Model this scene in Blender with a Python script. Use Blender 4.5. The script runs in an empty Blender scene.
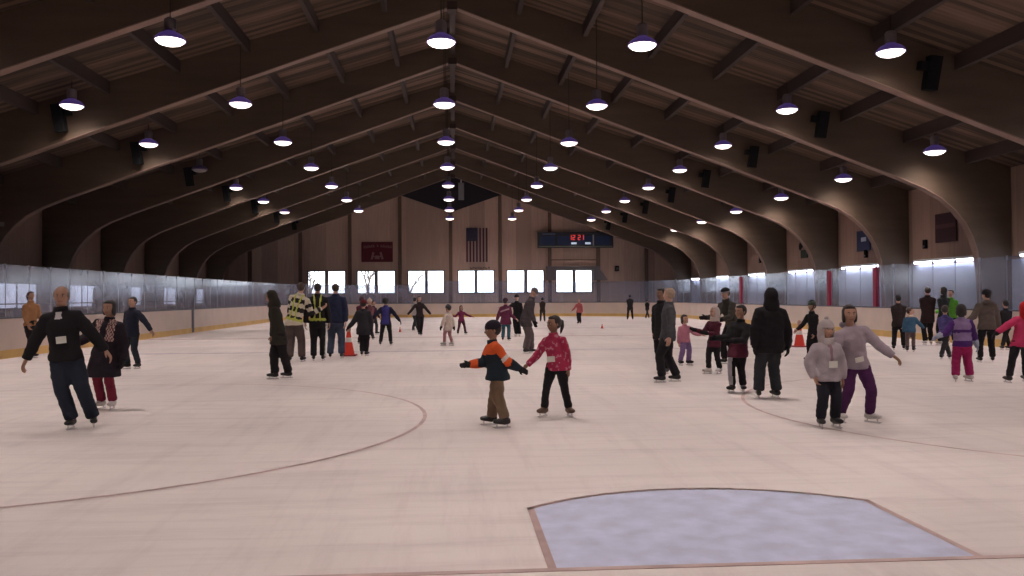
import bpy, bmesh, math, random
from mathutils import Vector, Matrix, noise
random.seed(7)
SC = bpy.context.scene
COL = SC.collection

# ------------------------------------------------------------------ camera
CAM_F, YAW, PITCH, ROLL = 835.0, 0.0698, 0.00997, 0.006
cam_data = bpy.data.cameras.new('camera')
cam_data.sensor_width = 36.0
cam_data.lens = CAM_F / 1024.0 * 36.0
cam_data.clip_start = 0.05
cam_data.clip_end = 400
cam = bpy.data.objects.new('camera', cam_data)
COL.objects.link(cam)
_R = Matrix.Rotation(-YAW, 3, 'Z') @ Matrix.Rotation(PITCH, 3, 'X') @ Matrix.Rotation(ROLL, 3, 'Y')
_r, _f, _u = _R @ Vector((1, 0, 0)), _R @ Vector((0, 1, 0)), _R @ Vector((0, 0, 1))
cam.matrix_world = Matrix(((_r.x, _u.x, -_f.x, 0), (_r.y, _u.y, -_f.y, 0), (_r.z, _u.z, -_f.z, 1.52), (0, 0, 0, 1)))
SC.camera = cam

# ------------------------------------------------------------------ world and exposure
world = bpy.data.worlds.new('overcast_sky')
SC.world = world
world.use_nodes = True
bg = world.node_tree.nodes['Background']
bg.inputs[0].default_value = (0.82, 0.90, 1.0, 1)
bg.inputs[1].default_value = 5.0
SC.view_settings.view_transform = 'Standard'
SC.view_settings.look = 'None'
SC.view_settings.gamma = 1.0
SC.view_settings.use_curve_mapping = False
SC.view_settings.exposure = 0.0
LAMP_STRENGTH = 232.0
LAMP_COLOUR = (1.0, 0.86, 0.80)
STRIP_STRENGTH = 20.0

# ------------------------------------------------------------------ materials
MATS = {}
def mat(name, col, rough=0.6, metal=0.0, spec=0.5, noise_amt=0.0, noise_scale=5.0, bump=0.0, bump_scale=40.0, emit=None, estr=0.0, stretch=None):
    if name in MATS: return MATS[name]
    m = bpy.data.materials.new(name); m.use_nodes = True
    nt = m.node_tree; b = nt.nodes['Principled BSDF']
    b.inputs['Base Color'].default_value = (*col, 1)
    b.inputs['Roughness'].default_value = rough
    b.inputs['Metallic'].default_value = metal
    b.inputs['Specular IOR Level'].default_value = spec
    if emit:
        b.inputs['Emission Color'].default_value = (*emit, 1)
        b.inputs['Emission Strength'].default_value = estr
    if noise_amt or bump:
        tc = nt.nodes.new('ShaderNodeTexCoord'); mp = nt.nodes.new('ShaderNodeMapping')
        nt.links.new(tc.outputs['Object'], mp.inputs[0])
        if stretch: mp.inputs['Scale'].default_value = stretch
    if noise_amt:
        n = nt.nodes.new('ShaderNodeTexNoise'); n.inputs['Scale'].default_value = noise_scale; n.inputs['Detail'].default_value = 6
        nt.links.new(mp.outputs[0], n.inputs['Vector'])
        rp = nt.nodes.new('ShaderNodeValToRGB')
        rp.color_ramp.elements[0].position = 0.3; rp.color_ramp.elements[1].position = 0.7
        rp.color_ramp.elements[0].color = (*[c * (1 - noise_amt) for c in col], 1)
        rp.color_ramp.elements[1].color = (*[min(1, c * (1 + noise_amt)) for c in col], 1)
        nt.links.new(n.outputs['Fac'], rp.inputs[0]); nt.links.new(rp.outputs[0], b.inputs['Base Color'])
    if bump:
        n2 = nt.nodes.new('ShaderNodeTexNoise'); n2.inputs['Scale'].default_value = bump_scale; n2.inputs['Detail'].default_value = 3
        nt.links.new(mp.outputs[0], n2.inputs['Vector'])
        bp = nt.nodes.new('ShaderNodeBump'); bp.inputs['Strength'].default_value = bump; bp.inputs['Distance'].default_value = 0.02
        nt.links.new(n2.outputs['Fac'], bp.inputs['Height']); nt.links.new(bp.outputs[0], b.inputs['Normal'])
    MATS[name] = m
    return m

def cloth(name, col):
    return mat('cloth_' + name, col, rough=0.85, spec=0.25, noise_amt=0.12, noise_scale=9, bump=0.35, bump_scale=60)

def ice_material():
    m = bpy.data.materials.new('skated_ice'); m.use_nodes = True
    nt = m.node_tree; b = nt.nodes['Principled BSDF']
    tc = nt.nodes.new('ShaderNodeTexCoord')
    n = nt.nodes.new('ShaderNodeTexNoise'); n.inputs['Scale'].default_value = 0.32; n.inputs['Detail'].default_value = 8
    nt.links.new(tc.outputs['Object'], n.inputs['Vector'])
    rp = nt.nodes.new('ShaderNodeValToRGB')
    rp.color_ramp.elements[0].position = 0.33; rp.color_ramp.elements[1].position = 0.62
    rp.color_ramp.elements[0].color = (0.645, 0.585, 0.575, 1); rp.color_ramp.elements[1].color = (0.745, 0.68, 0.66, 1)
    nt.links.new(n.outputs['Fac'], rp.inputs[0])
    # skate tracks: long thin scratches in two directions
    last = rp.outputs[0]
    for ang, sc in ((0.5, (0.22, 2.3, 1)), (-0.35, (2.0, 0.18, 1)), (1.1, (0.3, 3.2, 1))):
        mp = nt.nodes.new('ShaderNodeMapping'); mp.inputs['Scale'].default_value = sc; mp.inputs['Rotation'].default_value = (0, 0, ang)
        nt.links.new(tc.outputs['Object'], mp.inputs[0])
        s = nt.nodes.new('ShaderNodeTexNoise'); s.inputs['Scale'].default_value = 1.6; s.inputs['Detail'].default_value = 9; s.inputs['Roughness'].default_value = 0.7
        nt.links.new(mp.outputs[0], s.inputs['Vector'])
        r2 = nt.nodes.new('ShaderNodeValToRGB')
        r2.color_ramp.elements[0].position = 0.36; r2.color_ramp.elements[1].position = 0.50
        r2.color_ramp.elements[0].color = (0.90, 0.88, 0.89, 1); r2.color_ramp.elements[1].color = (1, 1, 1, 1)
        nt.links.new(s.outputs['Fac'], r2.inputs[0])
        mx = nt.nodes.new('ShaderNodeMix'); mx.data_type = 'RGBA'; mx.blend_type = 'MULTIPLY'; mx.inputs[0].default_value = 0.8
        nt.links.new(last, mx.inputs[6]); nt.links.new(r2.outputs[0], mx.inputs[7]); last = mx.outputs[2]
    nt.links.new(last, b.inputs['Base Color'])
    b.inputs['Roughness'].default_value = 0.55
    b.inputs['Specular IOR Level'].default_value = 0.10
    return m

def plank_material(name, col, width, axis, dark=0.6):
    """boards laid side by side; axis = object axis across the boards"""
    m = bpy.data.materials.new(name); m.use_nodes = True
    nt = m.node_tree; b = nt.nodes['Principled BSDF']; b.inputs['Roughness'].default_value = 0.75; b.inputs['Specular IOR Level'].default_value = 0.2
    tc = nt.nodes.new('ShaderNodeTexCoord'); sep = nt.nodes.new('ShaderNodeSeparateXYZ'); nt.links.new(tc.outputs['Object'], sep.inputs[0])
    dv = nt.nodes.new('ShaderNodeMath'); dv.operation = 'DIVIDE'; dv.inputs[1].default_value = width
    nt.links.new(sep.outputs[axis], dv.inputs[0])
    fl = nt.nodes.new('ShaderNodeMath'); fl.operation = 'FLOOR'; nt.links.new(dv.outputs[0], fl.inputs[0])
    wn = nt.nodes.new('ShaderNodeTexWhiteNoise'); wn.noise_dimensions = '1D'; nt.links.new(fl.outputs[0], wn.inputs['W'])
    mp = nt.nodes.new('ShaderNodeMapping'); s = [0.5, 0.5, 0.5]; s['XYZ'.index(axis)] = 7; mp.inputs['Scale'].default_value = s
    nt.links.new(tc.outputs['Object'], mp.inputs[0])
    n = nt.nodes.new('ShaderNodeTexNoise'); n.inputs['Scale'].default_value = 1.5; n.inputs['Detail'].default_value = 6; nt.links.new(mp.outputs[0], n.inputs['Vector'])
    ad = nt.nodes.new('ShaderNodeMath'); ad.operation = 'ADD'; nt.links.new(wn.outputs[0], ad.inputs[0]); nt.links.new(n.outputs['Fac'], ad.inputs[1])
    rp = nt.nodes.new('ShaderNodeValToRGB'); rp.color_ramp.elements[0].position = 0.35; rp.color_ramp.elements[1].position = 1.0
    hv = nt.nodes.new('ShaderNodeMath'); hv.operation = 'MULTIPLY'; hv.inputs[1].default_value = 0.62; nt.links.new(ad.outputs[0], hv.inputs[0])
    rp.color_ramp.elements[0].color = (*[c * dark for c in col], 1); rp.color_ramp.elements[1].color = (*[min(1, c * 1.35) for c in col], 1)
    nt.links.new(hv.outputs[0], rp.inputs[0]); nt.links.new(rp.outputs[0], b.inputs['Base Color'])
    return m

def glass_material(name, tint, haze, haze_col):
    m = bpy.data.materials.new(name); m.use_nodes = True
    nt = m.node_tree; nt.nodes.remove(nt.nodes['Principled BSDF']); out = nt.nodes['Material Output']
    tr = nt.nodes.new('ShaderNodeBsdfTransparent'); tr.inputs[0].default_value = (*tint, 1)
    df = nt.nodes.new('ShaderNodeBsdfDiffuse'); df.inputs[0].default_value = (*haze_col, 1)
    gl = nt.nodes.new('ShaderNodeBsdfGlossy'); gl.inputs['Roughness'].default_value = 0.12
    m1 = nt.nodes.new('ShaderNodeMixShader'); m2 = nt.nodes.new('ShaderNodeMixShader')
    tc = nt.nodes.new('ShaderNodeTexCoord'); n = nt.nodes.new('ShaderNodeTexNoise'); n.inputs['Scale'].default_value = 0.9; n.inputs['Detail'].default_value = 7
    nt.links.new(tc.outputs['Object'], n.inputs['Vector'])
    mr = nt.nodes.new('ShaderNodeMapRange'); mr.inputs[1].default_value = 0.3; mr.inputs[2].default_value = 0.7
    mr.inputs[3].default_value = haze * 0.72; mr.inputs[4].default_value = min(1, haze * 1.25)
    nt.links.new(n.outputs['Fac'], mr.inputs[0])
    nt.links.new(mr.outputs[0], m1.inputs[0]); nt.links.new(tr.outputs[0], m1.inputs[1]); nt.links.new(df.outputs[0], m1.inputs[2])
    lw_ = nt.nodes.new('ShaderNodeLayerWeight'); lw_.inputs[0].default_value = 0.5
    pw_ = nt.nodes.new('ShaderNodeMath'); pw_.operation = 'POWER'; pw_.inputs[1].default_value = 4; nt.links.new(lw_.outputs['Facing'], pw_.inputs[0])
    fr = nt.nodes.new('ShaderNodeMath'); fr.operation = 'MULTIPLY_ADD'; fr.inputs[1].default_value = 0.5; fr.inputs[2].default_value = 0.035; nt.links.new(pw_.outputs[0], fr.inputs[0])
    nt.links.new(fr.outputs[0], m2.inputs[0]); nt.links.new(m1.outputs[0], m2.inputs[1]); nt.links.new(gl.outputs[0], m2.inputs[2])
    nt.links.new(m2.outputs[0], out.inputs[0])
    return m

M_ICE = ice_material()
M_LINE = mat('faded_red_line_paint', (0.47, 0.33, 0.32), 0.5, noise_amt=0.25, noise_scale=3)
M_BLUELINE = mat('faded_blue_line_paint', (0.52, 0.46, 0.52), 0.5, noise_amt=0.2, noise_scale=3)
M_CREASE = mat('crease_blue_paint', (0.50, 0.53, 0.70), 0.6, noise_amt=0.14, noise_scale=5)
M_CREAM = mat('cream_board', (0.74, 0.62, 0.55), 0.5, noise_amt=0.06, noise_scale=1.2)
M_KICK = mat('yellow_kick_plate', (0.72, 0.47, 0.16), 0.5, noise_amt=0.12, noise_scale=1.5)
M_RAIL = mat('dark_cap_rail', (0.10, 0.10, 0.12), 0.5)
M_ALU = mat('aluminium', (0.55, 0.56, 0.60), 0.4, metal=0.6)
M_CLIP = mat('grey_clip', (0.30, 0.30, 0.34), 0.5)
M_GLASS_L = glass_material('scuffed_rink_glass', (0.90, 0.91, 0.96), 0.40, (0.40, 0.41, 0.52))
M_GLASS_R = glass_material('clear_rink_glass', (0.90, 0.92, 0.97), 0.15, (0.40, 0.46, 0.64))
M_RED = mat('red_gate_paint', (0.30, 0.01, 0.045), 0.5)
M_GLULAM = mat('laminated_timber', (0.096, 0.064, 0.042), 0.7, noise_amt=0.14, noise_scale=1.2, stretch=(0.4, 1, 3))
M_SOFFIT_LIT = mat('soffit_bounce_light_tint', (0.20, 0.125, 0.095), 0.6, noise_amt=0.1, noise_scale=2)  # arch timber made paler: light bounced up from the ice, put into the colour
M_PURLIN = mat('dark_purlin_timber', (0.042, 0.027, 0.022), 0.8, noise_amt=0.2, noise_scale=2, stretch=(1, 0.3, 1))
M_DECK = plank_material('roof_deck_boards', (0.130, 0.084, 0.060), 0.19, 'Y', 0.34)
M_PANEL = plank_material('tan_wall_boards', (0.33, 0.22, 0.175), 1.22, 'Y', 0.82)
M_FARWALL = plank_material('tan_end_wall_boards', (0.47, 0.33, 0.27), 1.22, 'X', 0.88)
M_POST = mat('brown_post', (0.13, 0.075, 0.05), 0.6)
M_CONC = mat('concrete', (0.25, 0.24, 0.24), 0.8, noise_amt=0.15)
M_FRAME = mat('grey_window_frame', (0.13, 0.115, 0.125), 0.5)
M_BLACK = mat('black_plastic', (0.006, 0.006, 0.007), 0.8, spec=.2)
M_DARK = mat('dark_sheet', (0.02, 0.018, 0.024), 0.8)
M_WHITE = mat('white_enamel', (0.75, 0.75, 0.75), 0.4)
M_STEEL = mat('skate_steel', (0.7, 0.7, 0.74), 0.25, metal=0.9)
M_SHADE = mat('glowing_violet_acrylic_shade', (0.12, 0.08, 0.22), 0.4, emit=(.30, .16, .85), estr=.10)
def lens_material():
    """reflector lamp: the light leaves it mostly downwards, with a weak glow to the sides"""
    m = bpy.data.materials.new('lit_lamp_lens'); m.use_nodes = True
    nt = m.node_tree; nt.nodes.remove(nt.nodes['Principled BSDF'])
    g = nt.nodes.new('ShaderNodeNewGeometry'); sp = nt.nodes.new('ShaderNodeSeparateXYZ'); nt.links.new(g.outputs['Incoming'], sp.inputs[0])
    a = nt.nodes.new('ShaderNodeMath'); a.operation = 'MULTIPLY'; a.inputs[1].default_value = -1; nt.links.new(sp.outputs[2], a.inputs[0])
    b = nt.nodes.new('ShaderNodeMath'); b.operation = 'MAXIMUM'; b.inputs[1].default_value = 0; nt.links.new(a.outputs[0], b.inputs[0])
    c = nt.nodes.new('ShaderNodeMath'); c.operation = 'POWER'; c.inputs[1].default_value = 4.0; nt.links.new(b.outputs[0], c.inputs[0])
    d = nt.nodes.new('ShaderNodeMath'); d.operation = 'MULTIPLY_ADD'; d.inputs[1].default_value = LAMP_STRENGTH; d.inputs[2].default_value = 3.0; nt.links.new(c.outputs[0], d.inputs[0])
    e = nt.nodes.new('ShaderNodeEmission'); e.inputs[0].default_value = (*LAMP_COLOUR, 1); nt.links.new(d.outputs[0], e.inputs[1])
    nt.links.new(e.outputs[0], nt.nodes['Material Output'].inputs[0]); return m
M_LENS = lens_material()
M_LENSOFF = mat('unlit_lamp_lens', (0.35, 0.32, 0.32), 0.3)
M_STRIP = mat('lit_strip_tube', (0.9, 0.9, 0.9), 0.4, emit=(0.80, 0.85, 1.0), estr=STRIP_STRENGTH)
M_LOBBY = mat('lit_lobby_window', (0.6, 0.6, 0.7), 0.4, emit=(0.78, 0.82, 1.0), estr=1.3)
M_SNOW = mat('snow', (0.85, 0.87, 0.9), 0.8)
M_BARK = mat('bare_tree_bark', (0.13, 0.10, 0.08), 0.9)
def pane_material():
    m = bpy.data.materials.new('window_glass'); m.use_nodes = True
    nt = m.node_tree; nt.nodes.remove(nt.nodes['Principled BSDF'])
    tr = nt.nodes.new('ShaderNodeBsdfTransparent'); gl = nt.nodes.new('ShaderNodeBsdfGlossy'); gl.inputs['Roughness'].default_value = 0.05
    mx = nt.nodes.new('ShaderNodeMixShader'); mx.inputs[0].default_value = 0.06
    nt.links.new(tr.outputs[0], mx.inputs[1]); nt.links.new(gl.outputs[0], mx.inputs[2]); nt.links.new(mx.outputs[0], nt.nodes['Material Output'].inputs[0])
    return m
M_PANE = pane_material()

# ------------------------------------------------------------------ mesh helpers
class MB:
    def __init__(s): s.v = []; s.f = []; s.mi = []
    def add(s, verts, faces, mi=0):
        o = len(s.v); s.v += [tuple(p) for p in verts]; s.f += [tuple(i + o for i in f) for f in faces]; s.mi += [mi] * len(faces); return s
    def box(s, x0, x1, y0, y1, z0, z1, mi=0):
        v = [(x0, y0, z0), (x1, y0, z0), (x1, y1, z0), (x0, y1, z0), (x0, y0, z1), (x1, y0, z1), (x1, y1, z1), (x0, y1, z1)]
        return s.add(v, [(0, 3, 2, 1), (4, 5, 6, 7), (0, 1, 5, 4), (1, 2, 6, 5), (2, 3, 7, 6), (3, 0, 4, 7)], mi)
    def prism(s, poly, y0, y1, mi=0):
        """polygon in XZ extruded along Y"""
        n = len(poly); v = [(x, y0, z) for x, z in poly] + [(x, y1, z) for x, z in poly]
        f = [tuple(range(n)), tuple(range(2 * n - 1, n - 1, -1))] + [(i, i + n, (i + 1) % n + n, (i + 1) % n) for i in range(n)]
        return s.add(v, f, mi)
    def lathe(s, prof, c=(0, 0, 0), seg=20, mi=0, cap=True):
        v = []; f = []; n = len(prof)
        for r, z in prof:
            for k in range(seg):
                a = 2 * math.pi * k / seg; v.append((c[0] + r * math.cos(a), c[1] + r * math.sin(a), c[2] + z))
        for i in range(n - 1):
            for k in range(seg):
                f.append((i * seg + k, i * seg + (k + 1) % seg, (i + 1) * seg + (k + 1) % seg, (i + 1) * seg + k))
        if cap: f.append(tuple(range(seg - 1, -1, -1))); f.append(tuple((n - 1) * seg + k for k in range(seg)))
        return s.add(v, f, mi)
    def rings(s, rs, seg=14, mi=0):
        """rs = [(centre, half-axis A, half-axis B)], closed at both ends"""
        v = []; f = []
        for c, a, b in rs:
            for k in range(seg):
                t = 2 * math.pi * k / seg; v.append(Vector(c) + Vector(a) * math.cos(t) + Vector(b) * math.sin(t))
        n = len(rs)
        for i in range(n - 1):
            for k in range(seg):
                f.append((i * seg + k, i * seg + (k + 1) % seg, (i + 1) * seg + (k + 1) % seg, (i + 1) * seg + k))
        f.append(tuple(range(seg - 1, -1, -1))); f.append(tuple((n - 1) * seg + k for k in range(seg)))
        return s.add(v, f, mi)
    def tube(s, pts, rad, seg=12, mi=0, hint=(0, 1, 0.1)):
        pts = [Vector(p) for p in pts]; rs = []
        if not hasattr(rad, '__len__'): rad = [rad] * len(pts)
        for i, p in enumerate(pts):
            d = (pts[min(i + 1, len(pts) - 1)] - pts[max(i - 1, 0)]).normalized()
            h = Vector(hint)
            if abs(h.normalized().dot(d)) > 0.93: h = Vector((1, 0.1, 0))
            a = d.cross(h).normalized(); b = d.cross(a).normalized()
            rs.append((p, a * rad[i], b * rad[i]))
        return s.rings(rs, seg, mi)
    def ellipsoid(s, c, r, seg=16, nr=10, mi=0, M=None):
        c = Vector(c); v = [];f = []
        for i in range(nr + 1):
            ph = math.pi * i / nr
            for k in range(seg):
                t = 2 * math.pi * k / seg
                p = Vector((r[0] * math.sin(ph) * math.cos(t), r[1] * math.sin(ph) * math.sin(t), r[2] * math.cos(ph)))
                v.append(c + (M @ p if M else p))
        for i in range(nr):
            for k in range(seg):
                f.append((i * seg + k, (i + 1) * seg + k, (i + 1) * seg + (k + 1) % seg, i * seg + (k + 1) % seg))
        return s.add(v, f, mi)
    def mesh(s, name, mats, smooth=False):
        me = bpy.data.meshes.new(name); me.from_pydata(s.v, [], s.f)
        if not isinstance(mats, (list, tuple)): mats = [mats]
        for m in mats: me.materials.append(m)
        me.polygons.foreach_set('material_index', s.mi)
        if smooth: me.polygons.foreach_set('use_smooth', [True] * len(me.polygons))
        bm = bmesh.new(); bm.from_mesh(me); bmesh.ops.remove_doubles(bm, verts=bm.verts, dist=1e-6); bmesh.ops.recalc_face_normals(bm, faces=bm.faces); bm.to_mesh(me); bm.free()
        me.update(); return me
    def build(s, name, mats, parent=None, smooth=False, loc=None, bevel=0):
        o = bpy.data.objects.new(name, s.mesh(name, mats, smooth)); COL.objects.link(o)
        if parent: o.parent = parent
        if loc: o.location = loc
        if bevel:
            b = o.modifiers.new('bevel', 'BEVEL'); b.width = bevel; b.segments = 2; b.limit_method = 'ANGLE'
        return o

def tag(o, label=None, cat=None, group=None, kind=None):
    if label: o['label'] = label
    if cat: o['category'] = cat
    if group: o['group'] = group
    if kind: o['kind'] = kind
    return o
def empty(name, loc, rz=0):
    o = bpy.data.objects.new(name, None); o.empty_display_size = 0.2; COL.objects.link(o); o.location = loc; o.rotation_euler = (0, 0, rz); return o
def copy_tree(o, parent=None, loc=None):
    c = o.copy(); COL.objects.link(c)
    if parent: c.parent = parent
    if loc: c.location = loc
    for ch in list(o.children): copy_tree(ch, c)
    return c

# ------------------------------------------------------------------ dimensions of the hall
XW = 18.06            # side walls
YB, YF = -8.0, 65.0   # back and far wall
BAY, ARCH0 = 6.1, 25.83
ZA, MS = 10.54, 0.368 # soffit at the ridge, soffit slope
def soffit(x): return ZA - MS * abs(x)
def rooftop(x): return 11.3 - 0.315 * abs(x)
BX0, BX1, BYF, BYN, BR = -11.45, 15.4, 62.2, -3.0, 8.5   # rink boards

# floor, ice
f = MB().box(-XW - .3, XW + .3, YB - .3, YF + .3, -0.3, -0.04); tag(f.build('floor', M_CONC), kind='structure')
def rink_outline(off=0.0, n=10):
    pts = [(BX0 - off, BYN), (BX0 - off, BYF - BR)]
    for i in range(1, n + 1):
        a = math.pi - math.pi / 2 * i / n; pts.append((BX0 + BR + (BR + off) * math.cos(a), BYF - BR + (BR + off) * math.sin(a)))
    pts.append((BX1 - BR, BYF + off))
    for i in range(1, n + 1):
        a = math.pi / 2 - math.pi / 2 * i / n; pts.append((BX1 - BR + (BR + off) * math.cos(a), BYF - BR + (BR + off) * math.sin(a)))
    pts.append((BX1 + off, BYN)); return pts
ol = rink_outline()
n = len(ol)
ice = MB().add([(x, y, -0.04) for x, y in ol] + [(x, y, 0.0) for x, y in ol],
               [tuple(range(n))[::-1], tuple(range(n, 2 * n))] + [(i, (i + 1) % n, (i + 1) % n + n, i + n) for i in range(n)])
tag(ice.build('ice_sheet', M_ICE), kind='structure')

# painted lines
def flat(name, pts_in, m, z=0.003):
    b = MB().add([(x, y, z) for x, y in pts_in], [tuple(range(len(pts_in)))])
    return b.build(name, m)
def ring(name, cx, cy, r, w, m, a0=0, a1=2 * math.pi, seg=96, z=0.004):
    b = MB(); v = []; f_ = []
    for i in range(seg + 1):
        a = a0 + (a1 - a0) * i / seg
        v += [(cx + (r - w / 2) * math.cos(a), cy + (r - w / 2) * math.sin(a), z), (cx + (r + w / 2) * math.cos(a), cy + (r + w / 2) * math.sin(a), z)]
    for i in range(seg): f_.append((2 * i, 2 * i + 1, 2 * i + 3, 2 * i + 2))
    return tag(b.add(v, f_).build(name, m), kind='structure')
GY = 4.62; CX = 1.78
tn = [0]
def trim(): tn[0] += 1; return 'trim_%d' % tn[0]
tag(MB().box(BX0 + .05, BX1 - .05, GY - .025, GY + .025, 0, .004).build(trim(), M_LINE), kind='structure')
front = []
hw = 1.24
arc_y = lambda x: GY + math.sqrt(max(0, 1.83 ** 2 - (x - CX) ** 2))
xs = [CX - hw + 2 * hw * i / 20 for i in range(21)]
crease = [(CX - hw, GY)] + [(x, arc_y(x)) for x in xs] + [(CX + hw, GY)]
tag(flat(trim(), crease, M_CREASE, 0.002), kind='structure')
cb = MB(); out = [(CX - hw, GY)] + [(x, arc_y(x)) for x in xs] + [(CX + hw, GY)]
for (xa, ya), (xb, yb) in zip(out[:-1], out[1:]):
    d = Vector((xb - xa, yb - ya)).normalized() * 0.025; nn = Vector((-d.y, d.x))
    cb.add([(xa + nn.x - d.x, ya + nn.y - d.y, .005), (xb + nn.x + d.x, yb + nn.y + d.y, .005), (xb - nn.x + d.x, yb - nn.y + d.y, .005), (xa - nn.x - d.x, ya - nn.y - d.y, .005)], [(0, 3, 2, 1)])
tag(cb.build(trim(), M_LINE), kind='structure')
for cx in (-4.92, 8.55):
    ring(trim(), cx, 10.6, 4.55, 0.05, M_LINE); ring(trim(), cx, 52.8, 4.55, 0.05, M_LINE)
ring(trim(), CX, 31.7, 4.55, 0.05, M_BLUELINE)
for y, w, m in ((23.6, 0.30, M_BLUELINE), (31.7, 0.30, M_LINE), (39.4, 0.30, M_BLUELINE), (58.6, 0.05, M_LINE)):
    dx = 0.0
    tag(MB().box(BX0 + .05 + (1 if y > 50 else 0), BX1 - .05 - (1 if y > 50 else 0), y - w / 2, y + w / 2, 0, .004).build(trim(), m), kind='structure')

# ------------------------------------------------------------------ roof
for sgn in (-1, 1):
    deck = MB(); xe = sgn * (XW + .6)
    poly = [(0, rooftop(0)), (xe, rooftop(xe)), (xe, rooftop(xe) + .2), (0, rooftop(0) + .2)]
    deck.prism(poly if sgn > 0 else poly[::-1], YB - .3, YF + .3)
    ceiling = tag(deck.build('ceiling', M_DECK), kind='structure')
    for i in range(0 if sgn > 0 else 1, 9):
        x = sgn * i * 2.07
        d = .50 if i == 0 else .36; w = .10 if i == 0 else .07
        z = rooftop(x)
        MB().prism([(x - w, z - d), (x + w, z - d), (x + w, z + .02), (x - w, z + .02)], YB, YF).build('purlin', M_PURLIN, ceiling)

def inner_curve():
    """inner (soffit) line of half an arch from the ridge to the floor, x >= 0"""
    pts = [(0, ZA)] + [(x, soffit(x)) for x in (3, 6, 9, 12, 14.3)]
    pts += [(15.15, 4.93), (15.7, 4.62), (16.15, 4.24), (16.5, 3.82), (16.75, 3.36), (16.9, 2.9), (17.0, 2.3), (17.05, 1.5), (17.1, -0.04)]
    return pts
ordin = ['nearest', 'second nearest', 'third nearest', 'fourth nearest', 'fifth nearest', 'sixth nearest', 'seventh nearest', 'farthest']
for k in range(-1, 7):
    inn = inner_curve(); o_ = [(0, rooftop(0) - .0), (XW - .03, rooftop(XW) - .0), (XW - .03, -0.04)]
    b = MB()
    y0 = ARCH0 + BAY * k; y1 = y0 + .28
    for sgn in (-1, 1):
        # quads strip between inner line and top line (fan of convex pieces)
        n_ = len(inn); outer = []
        for i, (x, z) in enumerate(inn):
            if i <= 6: outer.append((min(x * 1.262, XW - .03), rooftop(min(x * 1.262, XW - .03))))
            else:
                outer.append((XW - .03, max(-0.04, rooftop(XW) - (rooftop(XW) + .04) * (i - 6) / (n_ - 1 - 6))))
        v = []
        for (x, z), (X, Z) in zip(inn, outer):
            v += [(sgn * x, y0, z), (sgn * X, y0, Z), (sgn * X, y1, Z), (sgn * x, y1, z)]
        fs = []
        for i in range(n_ - 1):
            a = 4 * i; c = a + 4
            fs += [(a, a + 1, c + 1, c), (a + 1, a + 2, c + 2, c + 1), (a + 2, a + 3, c + 3, c + 2), (a + 3, a, c, c + 3)]
        fs += [(4 * n_ - 4, 4 * n_ - 3, 4 * n_ - 2, 4 * n_ - 1)]
        b.add(v, fs)
    t = empty('roof_arch', (0, y0, 0))
    tag(t, 'brown laminated timber roof arch spanning the rink, %s of the eight' % ordin[k + 1], 'arch', 'timber roof arches')
    o = b.build('arch_frame', M_GLULAM, t, loc=(0, -y0, 0))
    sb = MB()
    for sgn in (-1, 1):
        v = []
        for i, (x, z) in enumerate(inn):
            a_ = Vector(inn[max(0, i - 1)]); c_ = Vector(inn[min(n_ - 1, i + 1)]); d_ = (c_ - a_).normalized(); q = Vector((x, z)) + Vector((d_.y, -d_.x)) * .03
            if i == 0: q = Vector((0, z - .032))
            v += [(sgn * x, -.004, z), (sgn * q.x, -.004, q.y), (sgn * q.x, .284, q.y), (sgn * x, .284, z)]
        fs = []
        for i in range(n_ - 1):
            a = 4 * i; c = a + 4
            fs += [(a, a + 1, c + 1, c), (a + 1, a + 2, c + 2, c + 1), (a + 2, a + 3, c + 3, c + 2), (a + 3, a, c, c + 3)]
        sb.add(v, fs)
    sb.build('soffit_lit_strip', M_SOFFIT_LIT, t)  # added strip under the arch, carries the painted glow from the ice
    MB().box(-.16, .16, -.03, .31, ZA - .13, ZA + .12).build('ridge_bracket', M_PURLIN, t)
    for sgn in (-1, 1):
        sp = MB().box(-.145, .145, -.30, -.03, -.41, .41)
        o = sp.build('loudspeaker', M_BLACK, None, loc=(sgn * 11.68, y0, 6.92)); o.rotation_euler = (0.12, sgn * 0.12, 0)
        MB().box(-.05, .05, -.02, .06, -.05, .05).build('wall_bracket', M_BLACK, o)
        b2 = MB().box(-.09, .09, -.30, -.10, .05, .25, 0).build('mounting_arm', M_BLACK, o, loc=(-sgn * .26, .05, 0))
        tag(o, 'black box loudspeaker on the %s side of the %s roof arch' % ('left' if sgn < 0 else 'right', ordin[k + 1]), 'loudspeaker', 'loudspeakers on the arches')

# ------------------------------------------------------------------ walls
zt = rooftop(XW)
def side_wall(x0, x1, name, windows):
    b = MB(); y = YB
    for (ya, yb, za, zb) in windows:
        b.box(x0, x1, y, ya, -.04, zt + .1); b.box(x0, x1, ya, yb, -.04, za); b.box(x0, x1, ya, yb, zb, zt + .1); y = yb
    b.box(x0, x1, y, YF + .2, -.04, zt + .1)
    return tag(b.build(name, M_PANEL), kind='structure')
lw = [(ARCH0 + BAY * k + .9, ARCH0 + BAY * k + 5.8, 1.12, 2.2) for k in range(-1, 6)]
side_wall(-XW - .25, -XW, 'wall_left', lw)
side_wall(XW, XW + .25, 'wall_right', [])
wn_ = [0]
def win_name(): wn_[0] += 1; return 'window_%d' % wn_[0]
for ya, yb, za, zb in lw:
    w = MB().box(-XW - .12, -XW - .08, ya, yb, za, zb).build(win_name(), M_LOBBY); tag(w, kind='structure')
    fr = MB()
    for yy in (ya, (ya * 2 + yb) / 3, (ya + 2 * yb) / 3, yb): fr.box(-XW - .13, -XW - .07, yy - .05, yy + .05, za, zb)
    fr.box(-XW - .14, -XW - .02, ya, yb, za - .05, za + .04); fr.box(-XW - .14, -XW - .02, ya, yb, zb - .04, zb + .05)
    fr.build('window_frame', M_FRAME, w)

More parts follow.
